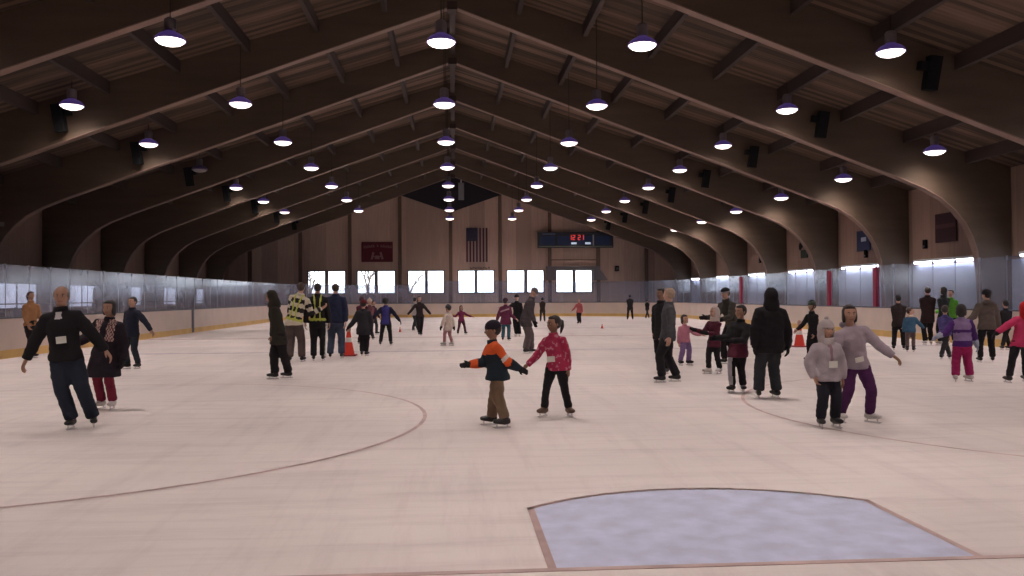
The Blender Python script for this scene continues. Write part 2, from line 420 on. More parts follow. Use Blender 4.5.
# far gable wall with window openings
wins = [(-11.14, -9.84), (-9.63, -8.32), (-7.38, -6.05), (-5.85, -4.52), (-3.49, -2.19), (-2.01, -.75), (.37, 1.66), (1.82, 3.14), (4.16, 5.52), (5.73, 7.03), (8.01, 9.34), (9.53, 10.84)]
ZW0, ZW1 = 1.82, 3.52
b = MB(); x = -XW - .25
for xa, xb in wins:
    b.box(x, xa, YF, YF + .25, -.04, ZW1); b.box(xa, xb, YF, YF + .25, -.04, ZW0); x = xb
b.box(x, XW + .25, YF, YF + .25, -.04, ZW1)
b.prism([(-XW - .25, ZW1), (XW + .25, ZW1), (XW + .25, rooftop(XW) + .1), (0, rooftop(0) + .1), (-XW - .25, rooftop(XW) + .1)], YF, YF + .25)
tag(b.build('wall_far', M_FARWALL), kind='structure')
for xa, xb in wins:
    w = MB().box(xa, xb, YF + .10, YF + .115, ZW0, ZW1).build(win_name(), M_PANE); tag(w, kind='structure')
    fr = MB().box(xa - .06, xa + .03, YF - .04, YF + .1, ZW0 - .05, ZW1 + .05).box(xb - .03, xb + .06, YF - .04, YF + .1, ZW0 - .05, ZW1 + .05)
    fr.box(xa - .06, xb + .06, YF - .04, YF + .1, ZW1 - .01, ZW1 + .06).box(xa - .06, xb + .06, YF - .04, YF + .1, ZW0 - .06, ZW0 + .02)
    fr.build('window_frame', M_FRAME, w)
b = MB().box(-XW - .25, XW + .25, YB - .25, YB, -.04, zt + .1)
b.prism([(-XW - .25, zt + .1), (XW + .25, zt + .1), (0, rooftop(0) + .1)], YB - .25, YB)
tag(b.build('wall_back', M_FARWALL), kind='structure')
# posts on the far wall
for x in (-15.5, -11.7, -7.95, -4.12, -.22, 3.63, 7.51, 11.35, 15.17):
    z1 = rooftop(x) - .1
    tag(MB().box(x - .13, x + .13, YF - .2, YF - .002, -.04, z1).build(trim(), M_POST), kind='structure')
# girt rails of the far wall
tag(MB().box(-XW, XW, YF - .06, YF - .004, 4.05, 4.13).build(trim(), M_FARWALL), kind='structure')
# dark gable
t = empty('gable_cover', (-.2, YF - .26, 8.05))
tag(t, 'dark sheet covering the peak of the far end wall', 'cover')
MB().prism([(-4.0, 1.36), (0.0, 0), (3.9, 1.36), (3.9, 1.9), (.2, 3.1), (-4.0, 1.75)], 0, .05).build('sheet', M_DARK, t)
v = empty('ventilation_unit', (.62, YF - .62, 9.0))
tag(v, 'pale upright ventilation duct hanging in the dark peak of the far wall', 'duct')
MB().box(-.22, .22, 0, .35, 0, 1.3).build('duct', mat('duct_grey', (.22, .22, .24), .5), v, bevel=.02)
MB().box(-.05, .05, .1, .2, 1.3, 2.1).build('hanger', M_ALU, v)

tag(MB().box(XW - .03, XW - .002, YB, YF, -.04, 2.62).build('baseboard_right', mat('white_wainscot', (.50, .52, .62), .6, noise_amt=.08)), kind='structure')
# strip lights on the right wall, one each bay, and the signs
for k in range(-2, 6):
    y0 = ARCH0 + BAY * k + .6
    t = empty('strip_light', (XW - .08, y0 + 2.5, 2.72))
    tag(t, 'white strip light on the right wall, in the %s bay from the front' % ['first', 'second', 'third', 'fourth', 'fifth', 'sixth', 'seventh', 'eighth'][k + 2], 'strip light', 'strip lights low on the right wall')
    MB().box(-.10, .08, -2.45, 2.45, .03, .12).build('housing', M_WHITE, t)
    MB().box(-.09, .02, -2.4, 2.4, -.04, .03).build('tube', M_STRIP, t)
def wall_sign(name, label, ya, yb, za, zb, m, cat='sign'):
    t = empty(name, (XW - .04, (ya + yb) / 2, za)); tag(t, label, cat)
    MB().box(-.03, .03, -(yb - ya) / 2, (yb - ya) / 2, 0, zb - za).build('panel', m, t); return t
t = wall_sign('banner', 'dark maroon square banner high on the right wall above the glass', 28.75, 30.05, 3.42, 4.48, mat('maroon_banner', (.045, .012, .018), .8))
MB().box(-.04, -.03, -.6, .6, .52, .66).build('stripe', mat('maroon_stripe', (.09, .03, .04), .8), t)
t = wall_sign('sign', 'navy blue sign with a small pale emblem on the right wall', 35.0, 36.15, 3.42, 4.32, mat('navy_sign', (.02, .03, .10), .6))
MB().box(-.04, -.03, -.28, .16, .42, .60).build('emblem', mat('pale_emblem', (.5, .55, .65), .6), t)
t = wall_sign('sign', 'dark green square sign on the right wall past the navy sign', 41.4, 42.2, 3.40, 3.82, mat('green_sign', (.02, .03, .015), .7))
t = empty('wall_horn', (XW - .08, 41.95, 4.0)); tag(t, 'small black horn speaker above the dark green sign', 'speaker')
MB().rings([((0, 0, 0), (0, .05, 0), (0, 0, .05)), ((-.12, 0, 0), (0, .17, 0), (0, 0, .2))]).build('horn', M_BLACK, t)
for y, z in ((30.75, 3.25), (35.35, 3.12), (48.0, 3.4)):
    t = empty('wall_fixture', (XW - .06, y, z)); tag(t, 'small dark fixture on the right wall %s' % {30.75: 'below and left of the maroon banner', 35.35: 'just under the navy sign', 48.0: 'far along, beyond the green sign'}[y], 'fixture')
    MB().box(-.05, .05, -.10, .10, 0, .34).build('body', M_BLACK, t, bevel=.015)
    MB().box(-.08, -.05, -.06, .06, .05, .12).build('lens', M_FRAME, t)

# banner, flag, scoreboard on the far wall
yw = YF - .06
t = empty('banner', (-5.87, yw, 4.23)); tag(t, 'red banner with pale arched writing on the far wall above the windows', 'banner')
MB().box(-1.2, 1.2, -.02, .02, 0, 1.55).build('cloth', mat('red_banner', (.11, .012, .020), .85, noise_amt=.15), t)
pale = mat('faded_pale_lettering', (.26, .13, .13), .8)
lt = MB(); random.seed(3)
for i in range(15):
    if i in (6, 8): continue
    x = -1.02 + i * .145; z = 1.06 - .0 + .10 * (1 - abs(x) / 1.0)
    lt.box(x, x + .04, -.03, -.02, z, z + .2); lt.box(x + .05, x + .10, -.03, -.02, z + (.08 if i % 2 else .15), z + (.12 if i % 2 else .2)); lt.box(x + .07, x + .10, -.03, -.02, z, z + .1)
lt.build('lettering', pale, t)
em = MB()
em.prism([(-.5, .2), (-.33, .2), (-.2, .72), (-.36, .78)], -.03, -.02); em.prism([(.18, .72), (.34, .78), (.5, .22), (.33, .2)], -.03, -.02)
em.prism([(-.2, .22), (.2, .22), (.14, .5), (-.14, .5)], -.03, -.02); em.prism([(-.36, .38), (.36, .38), (.36, .46), (-.36, .46)], -.032, -.022)
em.build('emblem', pale, t)
t = empty('flag', (1.82, yw, 4.21)); tag(t, 'american flag hung vertically on the far wall, stars upper left', 'flag')
fl = MB(); W_ = 1.66; H_ = 2.65
for i in range(13):
    xa = -W_ / 2 + W_ * i / 13; xb = xa + W_ / 13
    wave = .015 * math.sin(i * 1.3)
    fl.box(xa, xb, -.02 + wave, .01 + wave, 0, H_ if i >= 7 else H_ - 1.02, i % 2)
fl.build('stripes', [mat('flag_red', (.09, .016, .026), .85), mat('flag_white', (.36, .28, .27), .85)], t)
cn = MB().box(-W_ / 2, -W_ / 2 + W_ * 7 / 13, -.03, .01, H_ - 1.02, H_)
c_ = cn.build('canton', mat('flag_navy', (.018, .018, .05), .85), t)
st = MB()
for r_ in range(9):
    for q in range(6 if r_ % 2 == 0 else 5):
        x = -W_ / 2 + .08 + q * .148 + (0 if r_ % 2 == 0 else .074); z = H_ - .08 - r_ * .108; pts = []
        for a in range(10):
            rr = .026 if a % 2 == 0 else .011; an = math.pi / 2 + a * math.pi / 5; pts.append((x + rr * math.cos(an), z + rr * math.sin(an)))
        st.prism(pts, -.034, -.03)
st.build('stars', mat('star_white', (.35, .32, .36), .85), c_)
t = empty('valance_text', (2.0, yw, 3.66)); tag(t, 'row of small dark letters on the wall just below the flag', 'lettering')
lt = MB()
for i in range(8):
    x = -.72 + i * .2; lt.box(x, x + .04, 0, .03, 0, .16); lt.box(x + .04, x + .13, 0, .03, .12 if i % 2 else 0, .16 if i % 2 else .04); lt.box(x + .10, x + .13, 0, .03, 0, .16 if i % 3 else .09)
lt.build('letters', M_DARK, t)

t = empty('scoreboard', (9.5, YF - .5, 5.28)); tag(t, 'wide black and blue scoreboard with lit red digits on the far wall', 'scoreboard')
MB().box(-2.97, 2.97, 0, .28, 0, 1.22).build('cabinet', mat('scoreboard_black', (.035, .035, .045), .6), t, bevel=.02)
for xa, xb in ((-2.75, -1.6), (-1.42, 1.3), (1.5, 2.72)):
    MB().box(xa, xb, -.02, .0, .22, .92).build('panel', mat('scoreboard_blue', (.025, .05, .13), .4), t)
MB().box(1.34, 1.44, -.03, 0, .16, 1.0).build('divider', M_ALU, t)
MB().box(-2.9, 2.9, -.03, 0, .06, .14).build('lower_strip', mat('scoreboard_strip', (.20, .22, .18), .5), t)
MB().box(-2.6, -1.6, -.03, 0, 1.0, 1.12).build('heading', mat('score_heading', (.10, .12, .2), .5), t)
m_red = mat('lit_red_digit', (.3, .02, .02), .4, emit=(1.0, .08, .06), estr=1.0)
SEG = {'1': 'bc', '2': 'abged', '0': 'abcdef', '7': 'abc', '4': 'fgbc'}
def digit(ch, x, z, w, h, t_=.05):
    d = MB(); y0, y1 = -.05, -.02
    S = {'a': (x, x + w, z + h - t_, z + h), 'g': (x, x + w, z + h / 2 - t_ / 2, z + h / 2 + t_ / 2), 'd': (x, x + w, z, z + t_), 'f': (x, x + t_, z + h / 2, z + h), 'b': (x + w - t_, x + w, z + h / 2, z + h), 'e': (x, x + t_, z, z + h / 2), 'c': (x + w - t_, x + w, z, z + h / 2)}
    for s_ in SEG[ch]: xa, xb, za, zb = S[s_]; d.box(xa, xb, y0, y1, za, zb)
    return d.build('digit', m_red, t)
for ch, x in (('1', -.52), ('2', -.24), ('2', .18), ('1', .44)): digit(ch, x, .60, .19, .38, .035)
for x in (-.35, .75): MB().box(x, x + .42, -.045, -.02, .26, .42).build('small_display', mat('pale_display', (.5, .55, .65), .4, emit=(.7, .8, 1), estr=.5), t)
for x in (-2.05, 1.72): MB().box(x - .09, x + .09, .1, .25, -1.42, 0).build('support_post', M_POST, t)
MB().box(-1.96, 1.63, .12, .2, -.98, -.90).build('cross_rail', M_POST, t)
t = empty('curtain_box', (9.5, YF - .34, 3.50)); tag(t, 'dark grey curtain box around the window under the scoreboard', 'curtain box')
MB().box(-2.3, 1.95, 0, .26, .1, .34).build('header', M_FRAME, t)
MB().box(-2.3, -1.58, 0, .2, -.75, .1).build('side_curtain', M_FRAME, t)
MB().prism([(1.40, .1), (1.95, .1), (2.55, -.75), (1.40, -.75)], 0, .2).build('side_curtain', M_FRAME, t)
t = empty('wall_speaker', (13.0 - .2, YF - .22, 3.45)); tag(t, 'small black speaker on the far wall right of the windows', 'speaker')
MB().box(-.15, .15, -.1, .18, 0, .42).build('cabinet', M_BLACK, t, bevel=.02); MB().lathe([(.09, 0), (.09, .01)], seg=14).build('cone', M_FRAME, t, loc=(0, -.1, .2)).rotation_euler = (math.pi / 2, 0, 0)

# outside the far windows
tag(MB().box(-60, 60, YF + .5, YF + 70, -.5, -.2).build('snowy_ground', M_SNOW), kind='structure')
def tree(x, y, h, label, seed):
    rnd = random.Random(seed); b = MB()
    def br(p, d, L, r, dep):
        q = p + d * L; b.tube([p, (p + q) / 2 + Vector((rnd.uniform(-1, 1), 0, rnd.uniform(-1, 1))) * L * .06, q], [r, r * .8, r * .6], 5)
        if dep:
            for _ in range(3):
                nd = (d + Vector((rnd.uniform(-.8, .8), rnd.uniform(-.8, .8), rnd.uniform(-.1, .5)))).normalized(); br(p + d * L * rnd.uniform(.6, 1), nd, L * .66, r * .55, dep - 1)
    br(Vector((0, 0, 0)), Vector((0, 0, 1)), h * .36, h * .028, 4)
    o = b.build('bare_tree', M_BARK, loc=(x, y, -.2)); tag(o, label, 'tree', 'bare trees outside the far windows')
tree(-12.2, 72, 6.5, 'bare tree outside the leftmost pair of far windows', 1)
tree(-7.5, 74, 7.5, 'bare tree outside the second pair of far windows from the left', 5)
tree(-4.6, 86, 7.5, 'bare tree outside, between the second and third window pairs', 9)

# ------------------------------------------------------------------ rink barrier
BH = 1.05
def offset_path(path, d):
    """offset a polyline sideways (left of travel is positive)"""
    res = []
    for i, (x, y) in enumerate(path):
        a = Vector(path[max(0, i - 1)]); c = Vector(path[min(len(path) - 1, i + 1)]); t_ = (c - a).normalized(); nn = Vector((-t_.y, t_.x)); res.append((x + nn.x * d, y + nn.y * d))
    return res
def strip(path, d0, d1, z0, z1):
    A = offset_path(path, d0); B = offset_path(path, d1); b = MB(); v = []; f_ = []
    for (x, y), (X, Y) in zip(A, B): v += [(x, y, z0), (X, Y, z0), (X, Y, z1), (x, y, z1)]
    for i in range(len(path) - 1):
        a = 4 * i; c = a + 4; f_ += [(a, c, c + 1, a + 1), (a + 1, c + 1, c + 2, a + 2), (a + 2, c + 2, c + 3, a + 3), (a + 3, c + 3, c, a)]
    f_ += [(0, 1, 2, 3), (4 * len(path) - 4, 4 * len(path) - 1, 4 * len(path) - 2, 4 * len(path) - 3)]
    return b.add(v, f_)
def resample(path, step):
    L = [0]
    for a, c in zip(path[:-1], path[1:]): L.append(L[-1] + (Vector(c) - Vector(a)).length)
    n_ = max(1, round(L[-1] / step)); res = []
    for i in range(n_ + 1):
        s_ = L[-1] * i / n_
        for j in range(len(path) - 1):
            if s_ <= L[j + 1] + 1e-6:
                t_ = (s_ - L[j]) / (L[j + 1] - L[j]); res.append(tuple(Vector(path[j]).lerp(Vector(path[j + 1]), t_))); break
    return res
def barrier(path, label, glass, gz, posts_red=(), sign=1, start_glass=0, cap=None, gate=None):
    t = empty('rink_barrier', (path[0][0], path[0][1], 0)); tag(t, label, 'rink barrier')
    rel = [(x - path[0][0], y - path[0][1]) for x, y in path]
    o1, o2 = .0, .12 * sign
    strip(rel, o1, o2, .22, BH - .03).build('board_panel', M_CREAM, t)
    strip(rel, -.012 * sign, .13 * sign, .0, .22).build('kick_plate', M_KICK, t)
    strip(rel, -.01 * sign, .14 * sign, BH - .03, BH + .015).build('cap_rail', M_RAIL, t)
    pts = resample(rel, 1.2)
    for (a, c) in zip(pts[:-1], pts[1:]):
        d = (Vector(c) - Vector(a)); L = d.length; d.normalize(); nn = Vector((-d.y, d.x)) * sign
        A = Vector(a) + nn * .055 + d * .012; Bq = Vector(c) + nn * .055 - d * .012; w2 = nn * .012
        v = [(A.x, A.y, BH), (Bq.x, Bq.y, BH), (Bq.x + w2.x, Bq.y + w2.y, BH), (A.x + w2.x, A.y + w2.y, BH)]
        v += [(x, y, gz) for x, y, _ in v]
        MB().add(v, [(0, 3, 2, 1), (4, 5, 6, 7), (0, 1, 5, 4), (1, 2, 6, 5), (2, 3, 7, 6), (3, 0, 4, 7)]).build('glass_pane', glass, t)
    for i, p in enumerate(pts[1:-1]):
        q = pts[i + 1]; d = (Vector(pts[i + 2]) - Vector(pts[i])).normalized(); nn = Vector((-d.y, d.x)) * sign
        c = Vector(p) + nn * .061
        MB().box(c.x - .008, c.x + .008, c.y - .008, c.y + .008, BH, gz - .05, 0).box(c.x - .025, c.x + .025, c.y - .025, c.y + .025, gz - .1, gz + .02).build('glass_clip', M_CLIP, t)
    return t
k_ = BX0
left_path = [(BX0, -3.0), (BX0, BYF - BR)] + [(BX0 + BR + BR * math.cos(a), BYF - BR + BR * math.sin(a)) for a in [math.pi - math.pi / 2 * i / 10 for i in range(1, 11)]]
bl = barrier(left_path, 'cream rink boards with scuffed glass along the left side and far left corner', M_GLASS_L, 2.42)
far_path = [(BX0 + BR + .01, BYF), (BX1 - BR - .01, BYF)]
bf = barrier(far_path, 'cream rink boards and glass across the far end below the windows', M_GLASS_R, 2.68)
right_path = [(BX1 - BR + BR * math.cos(a), BYF - BR + BR * math.sin(a)) for a in [math.pi / 2 - math.pi / 2 * i / 10 for i in range(0, 10)]] + [(BX1, BYF - BR), (BX1, -3.0)]
br_ = barrier(right_path, 'cream rink boards with clear glass and red gate posts along the right side', M_GLASS_R, 2.56)
def red_post(y):
    x0 = BX1 - right_path[0][0]; y0 = y - right_path[0][1]
    MB().box(x0 - .02, x0 + .12, y0 - .11, y0 + .11, BH + .01, 2.50).build('gate_post', M_RED, br_)
for y in (44.0, 33.4, 29.6): red_post(y)
def seam(root, path, x, y):
    x0 = x - path[0][0]; y0 = y - path[0][1]
    MB().box(x0 - .02, x0 + .02, y0 - .14, y0 + .14, .02, BH - .03).build('gate_seam', M_RAIL, root)
seam(bl, left_path, BX0 + .005, 37.6)

# bleachers on the left
t = empty('bleachers', (-15.2, 30, -.04)); tag(t, 'dark stepped bleachers behind the glass on the left side', 'bleachers')
for i in range(3):
    MB().box(-.9 - .9 * i, -.0 - .9 * i, -24, 30, 0, .35 * (i + 1)).build('step', M_CONC, t)
    MB().box(-.6 - .9 * i, -.3 - .9 * i, -24, 30, .35 * (i + 1) + .3, .35 * (i + 1) + .35).build('bench_plank', mat('bench_timber', (.10, .07, .05), .7), t)
    lg = MB()
    for j in range(13): lg.box(-.5 - .9 * i, -.4 - .9 * i, -23.8 + 4.45 * j, -23.7 + 4.45 * j, .35 * (i + 1), .35 * (i + 1) + .3)
    lg.build('bench_brackets', M_RAIL, t)
# players' bench on the right
t = empty('players_bench', (16.9, 30, -.04)); tag(t, 'long timber bench behind the glass on the right side', 'bench')
MB().box(-.2, .2, -18, 20, .42, .47).build('seat', mat('bench_timber', (.10, .07, .05), .7), t)
lg = MB()
for j in range(10): lg.box(-.15, .15, -17.8 + 4.15 * j, -17.7 + 4.15 * j, 0, .42)
lg.build('legs_row', M_RAIL, t)
t = empty('notice', (-16.9, ARCH0 + BAY - .06, 4.2)); tag(t, 'small pale notice board on the second nearest arch leg at left', 'notice')
# ------------------------------------------------------------------ high bay lamps
def make_lamp(lit=True):
    r = empty('high_bay_lamp', (0, 0, 0))
    sh = MB().lathe([(.33, .0), (.335, .02), (.31, .07), (.24, .14), (.14, .19), (.10, .22)], seg=24, cap=False)
    sh.build('reflector_shade', M_SHADE if lit else mat('unlit_violet_acrylic_shade', (0.12, 0.08, 0.22), 0.4), r, smooth=True)
    MB().lathe([(.002, -.10), (.14, -.092), (.24, -.06), (.30, -.01), (.315, .02)], seg=24).build('lens', M_LENS if lit else M_LENSOFF, r, smooth=True)
    MB().lathe([(.10, .20), (.13, .24), (.13, .46), (.09, .50)], seg=16).build('ballast', mat('ballast_grey', (.15, .12, .125), .6), r, smooth=False)
    return r
lamp0 = make_lamp(True); lampoff = make_lamp(False)
used_on = [False]
rows = [('under the ridge', -.25, 7.25, 0, 8), ('in the inner left row', -6.21, 7.20, 0, 7), ('in the inner right row', 4.35, 7.25, 0, 8), ('in the outer left row', -11.0, 7.1, 1, 7), ('in the outer right row', 10.25, 7.18, 0, 8), ('in the row beside the right wall', 14.95, 5.93, 1, 7)]
nth = ['first', 'second', 'third', 'fourth', 'fifth', 'sixth', 'seventh', 'eighth']
first = True
for rn, x, z, k0, k1 in rows:
    for k in range(-3, k1):
        y = 18.85 + BAY * k
        off = (x < -10 and k == 3)
        if off: o = lampoff
        elif first: o = lamp0; first = False
        else: o = copy_tree(lamp0)
        o.location = (x, y, z)
        tag(o, '%s high bay lamp %s, %s' % ('unlit' if off else 'glowing round', rn, nth[k - k0] + ' from the front' if k >= k0 else ['fourth', 'third', 'second', 'first'][k] + ' one overhead'), 'ceiling lamp', 'high bay lamps')
        zt_ = rooftop(x)
        MB().tube([(0, 0, .49), (0, 0, zt_ - z)], .012, 6).build('stem', M_PURLIN, o)
MB().box(-.45, .45, -.02, .0, 0, .16).build('panel', mat('pale_notice', (.22, .19, .17), .7), t)

# ------------------------------------------------------------------ cones
def cone(x, y, h, label, tall=False):
    t = empty('traffic_cone', (x, y, 0)); tag(t, label, 'traffic cone')
    s = h / .72
    MB().lathe([(.16 * s, 0.0), (.15 * s, .03 * s), (.045 * s, .60 * s), (.03 * s, .60 * s)], c=(0, 0, .025 * s), seg=20).build('cone_body', mat('cone_orange', (.80, .06, .035), .5), t, smooth=False)
    b = MB().box(-.2 * s, .2 * s, -.2 * s, .2 * s, .004, .04 * s); b.build('base', mat('cone_base', (.35, .03, .04), .6), t, bevel=.01)
    zb, zt = .36 * s, .48 * s
    rr = lambda z: (.15 + (.045 - .15) * (z - .055 * s) / (.57 * s)) * s if False else (.15 * s + (.045 * s - .15 * s) * (z - .055 * s) / (.57 * s)) + .004
    MB().lathe([(rr(zb), zb), (rr(zt), zt)], seg=20).build('collar', mat('cone_white', (.75, .68, .66), .5), t)
    if tall: MB().lathe([(.03 * s, .62 * s), (.055 * s, .66 * s), (.055 * s, .74 * s), (.03 * s, .78 * s)], seg=14).build('cap', mat('cone_cap', (.55, .30, .25), .5), t)
cone(-2.72, 21.9, .72, 'red traffic cone with white collar beside the child in the dark coat', True)
cone(10.0, 23.6, .72, 'red traffic cone standing on the ice behind the hooded figure on the right', True)
cone(-2.33, 36.5, .24, 'tiny red marker cone on the far ice, left of centre')
cone(6.87, 38.4, .24, 'tiny red marker cone on the far ice, right of centre')
# ------------------------------------------------------------------ people
SKIN = {'light': (.56, .33, .25), 'tan': (.42, .24, .17), 'brown': (.27, .145, .10)}
def skin_mats(t):
    c = SKIN[t]
    return [mat('skin_' + t, c, .55, spec=.3), mat('lips_' + t, (c[0] * .8, c[1] * .55, c[2] * .55), .5), mat('eye_white', (.6, .57, .55), .3), mat('eye_dark', (.02, .012, .01), .25), mat('brow_dark', (.05, .03, .025), .8)]

def head_geometry(seg=28, nr=26):
    """unit head, chin to crown = 1, centred; x left, y front, z up"""
    v = []; f = []
    for i in range(nr + 1):
        ph = math.pi * i / nr
        for k in range(seg):
            t = 2 * math.pi * k / seg
            dx, dy, dz = math.sin(ph) * math.cos(t), math.sin(ph) * math.sin(t), math.cos(ph)
            x, y, z = .335 * dx, (.43 if dy < 0 else .40) * dy, .5 * dz
            if z < 0:
                q = min(1, -z / .5)
                x *= 1 - .30 * q ** 1.4
                if y < 0: y *= 1 - .42 * q
                else: y = y * (1 - .02 * q) + .05 * q * max(0, dy)
            if z > .1: x *= 1 + .05 * math.sin((z - .1) / .4 * math.pi)
            if dy > 0:
                g = lambda cx, cz, sx, sz: math.exp(-((x - cx) / sx) ** 2 - ((z - cz) / sz) ** 2)
                y += .10 * g(0, -.10, .06, .055) + .035 * g(0, -.02, .035, .09)      # nose
                y += .02 * g(0, .10, .2, .045)                                          # brow
                y -= .045 * (g(.125, .02, .07, .05) + g(-.125, .02, .07, .05))          # eye sockets
                y += .022 * g(0, -.255, .085, .035) + .02 * g(0, -.42, .09, .06)        # lips, chin
                y += .015 * (g(.17, -.09, .08, .07) + g(-.17, -.09, .08, .07))          # cheeks
            v.append(Vector((x, y, z)))
    mi = []
    for i in range(nr):
        for k in range(seg):
            q = (i * seg + k, i * seg + (k + 1) % seg, (i + 1) * seg + (k + 1) % seg, (i + 1) * seg + k); f.append(q)
            c = sum((v[j] for j in q), Vector()) / 4
            mi.append(1 if (c.y > .25 and abs(c.x) < .10 and -.295 < c.z < -.225) else 0)
    b = MB()
    o = len(b.v); b.v += [tuple(p) for p in v]; b.f += f; b.mi += mi
    for s in (-1, 1):
        b.ellipsoid((s * .345, -.02, -.02), (.03, .07, .115), 8, 6, 0)
        b.ellipsoid((s * .125, .352, .02), (.058, .03, .030), 8, 6, 2)
        b.ellipsoid((s * .125, .376, .02), (.032, .014, .030), 8, 6, 3)
        b.ellipsoid((s * .13, .385, .105), (.075, .022, .020), 8, 4, 4)
    return b
HEAD = head_geometry()

def hand_geometry(curl=.5):
    """unit hand: wrist at origin, fingers towards +x, palm normal -z, thumb towards +y"""
    b = MB(); Z = Vector((0, 0, 1)); Y = Vector((0, 1, 0))
    b.rings([((-.10, 0, 0), Y * .14, Z * .12), ((0, 0, 0), Y * .15, Z * .11), ((.14, .01, 0), Y * .20, Z * .10), ((.34, .01, 0), Y * .225, Z * .085), ((.48, .0, -.01), Y * .215, Z * .065), ((.52, 0, -.012), Y * .19, Z * .04)], 12)
    for j, (y, L) in enumerate(((.155, .44), (.055, .50), (-.05, .46), (-.145, .36))):
        p = Vector((.46, y, 0)); a = 0; pts = [p - Vector((.04, 0, 0)), p]; cl = curl * (1 + .12 * j)
        for q in (.42, .32, .26):
            a += cl; p = p + Vector((math.cos(a), y * .12, -math.sin(a))) * L * q; pts.append(p)
        b.tube(pts, [.048, .048, .044, .040, .030], 7)
    b.tube([(.05, .12, -.01), (.17, .25, -.05), (.30, .33, -.09), (.42, .34, -.13)], [.07, .062, .05, .036], 8)
    return b
HANDS = {'loose': hand_geometry(.35), 'curled': hand_geometry(.85)}

def place(src, dst, M, mi_off=0, only=None):
    o = len(dst.v); dst.v += [tuple(M @ Vector(p)) for p in src.v]
    dst.f += [tuple(i + o for i in f) for f in src.f]; dst.mi += [m + mi_off for m in src.mi]

def remesh(mb, voxel, smooth=3):
    me = mb.mesh('tmp', M_BLACK); o = bpy.data.objects.new('tmp', me); COL.objects.link(o)
    r = o.modifiers.new('r', 'REMESH'); r.mode = 'VOXEL'; r.voxel_size = voxel
    if smooth: s = o.modifiers.new('s', 'SMOOTH'); s.factor = .5; s.iterations = smooth
    dg = bpy.context.evaluated_depsgraph_get(); dg.update()
    m2 = bpy.data.meshes.new_from_object(o.evaluated_get(dg))
    vs = [v.co.copy() for v in m2.vertices]; fs = [tuple(p.vertices) for p in m2.polygons]; ns = [v.normal.copy() for v in m2.vertices]
    bpy.data.objects.remove(o); bpy.data.meshes.remove(me); bpy.data.meshes.remove(m2)
    return vs, fs, ns

def make_mesh(name, vs, fs, mats, mi, parent):
    me = bpy.data.meshes.new(name); me.from_pydata([tuple(v) for v in vs], [], fs)
    for m in (mats if isinstance(mats, (list, tuple)) else [mats]): me.materials.append(m)
    me.polygons.foreach_set('material_index', mi if mi else [0] * len(fs)); me.polygons.foreach_set('use_smooth', [True] * len(fs)); me.update()
    o = bpy.data.objects.new(name, me); COL.objects.link(o); o.parent = parent; return o

def seg_t(p, a, b):
    d = b - a; t = max(0, min(1, (p - a).dot(d) / d.length_squared)); return t, (p - (a + d * t)).length

def basis(xa, ya, za, c, s=1.0):
    return Matrix(((xa.x * s, ya.x * s, za.x * s, c.x), (xa.y * s, ya.y * s, za.y * s, c.y), (xa.z * s, ya.z * s, za.z * s, c.z), (0, 0, 0, 1)))

def two_bone(a, b, l1, l2, pole):
    d = b - a; L = min(d.length, (l1 + l2) * .999); dn = d.normalized()
    x = (l1 * l1 - l2 * l2 + L * L) / (2 * L); h = math.sqrt(max(0, l1 * l1 - x * x))
    p = (pole - dn * pole.dot(dn)).normalized(); return a + dn * x + p * h

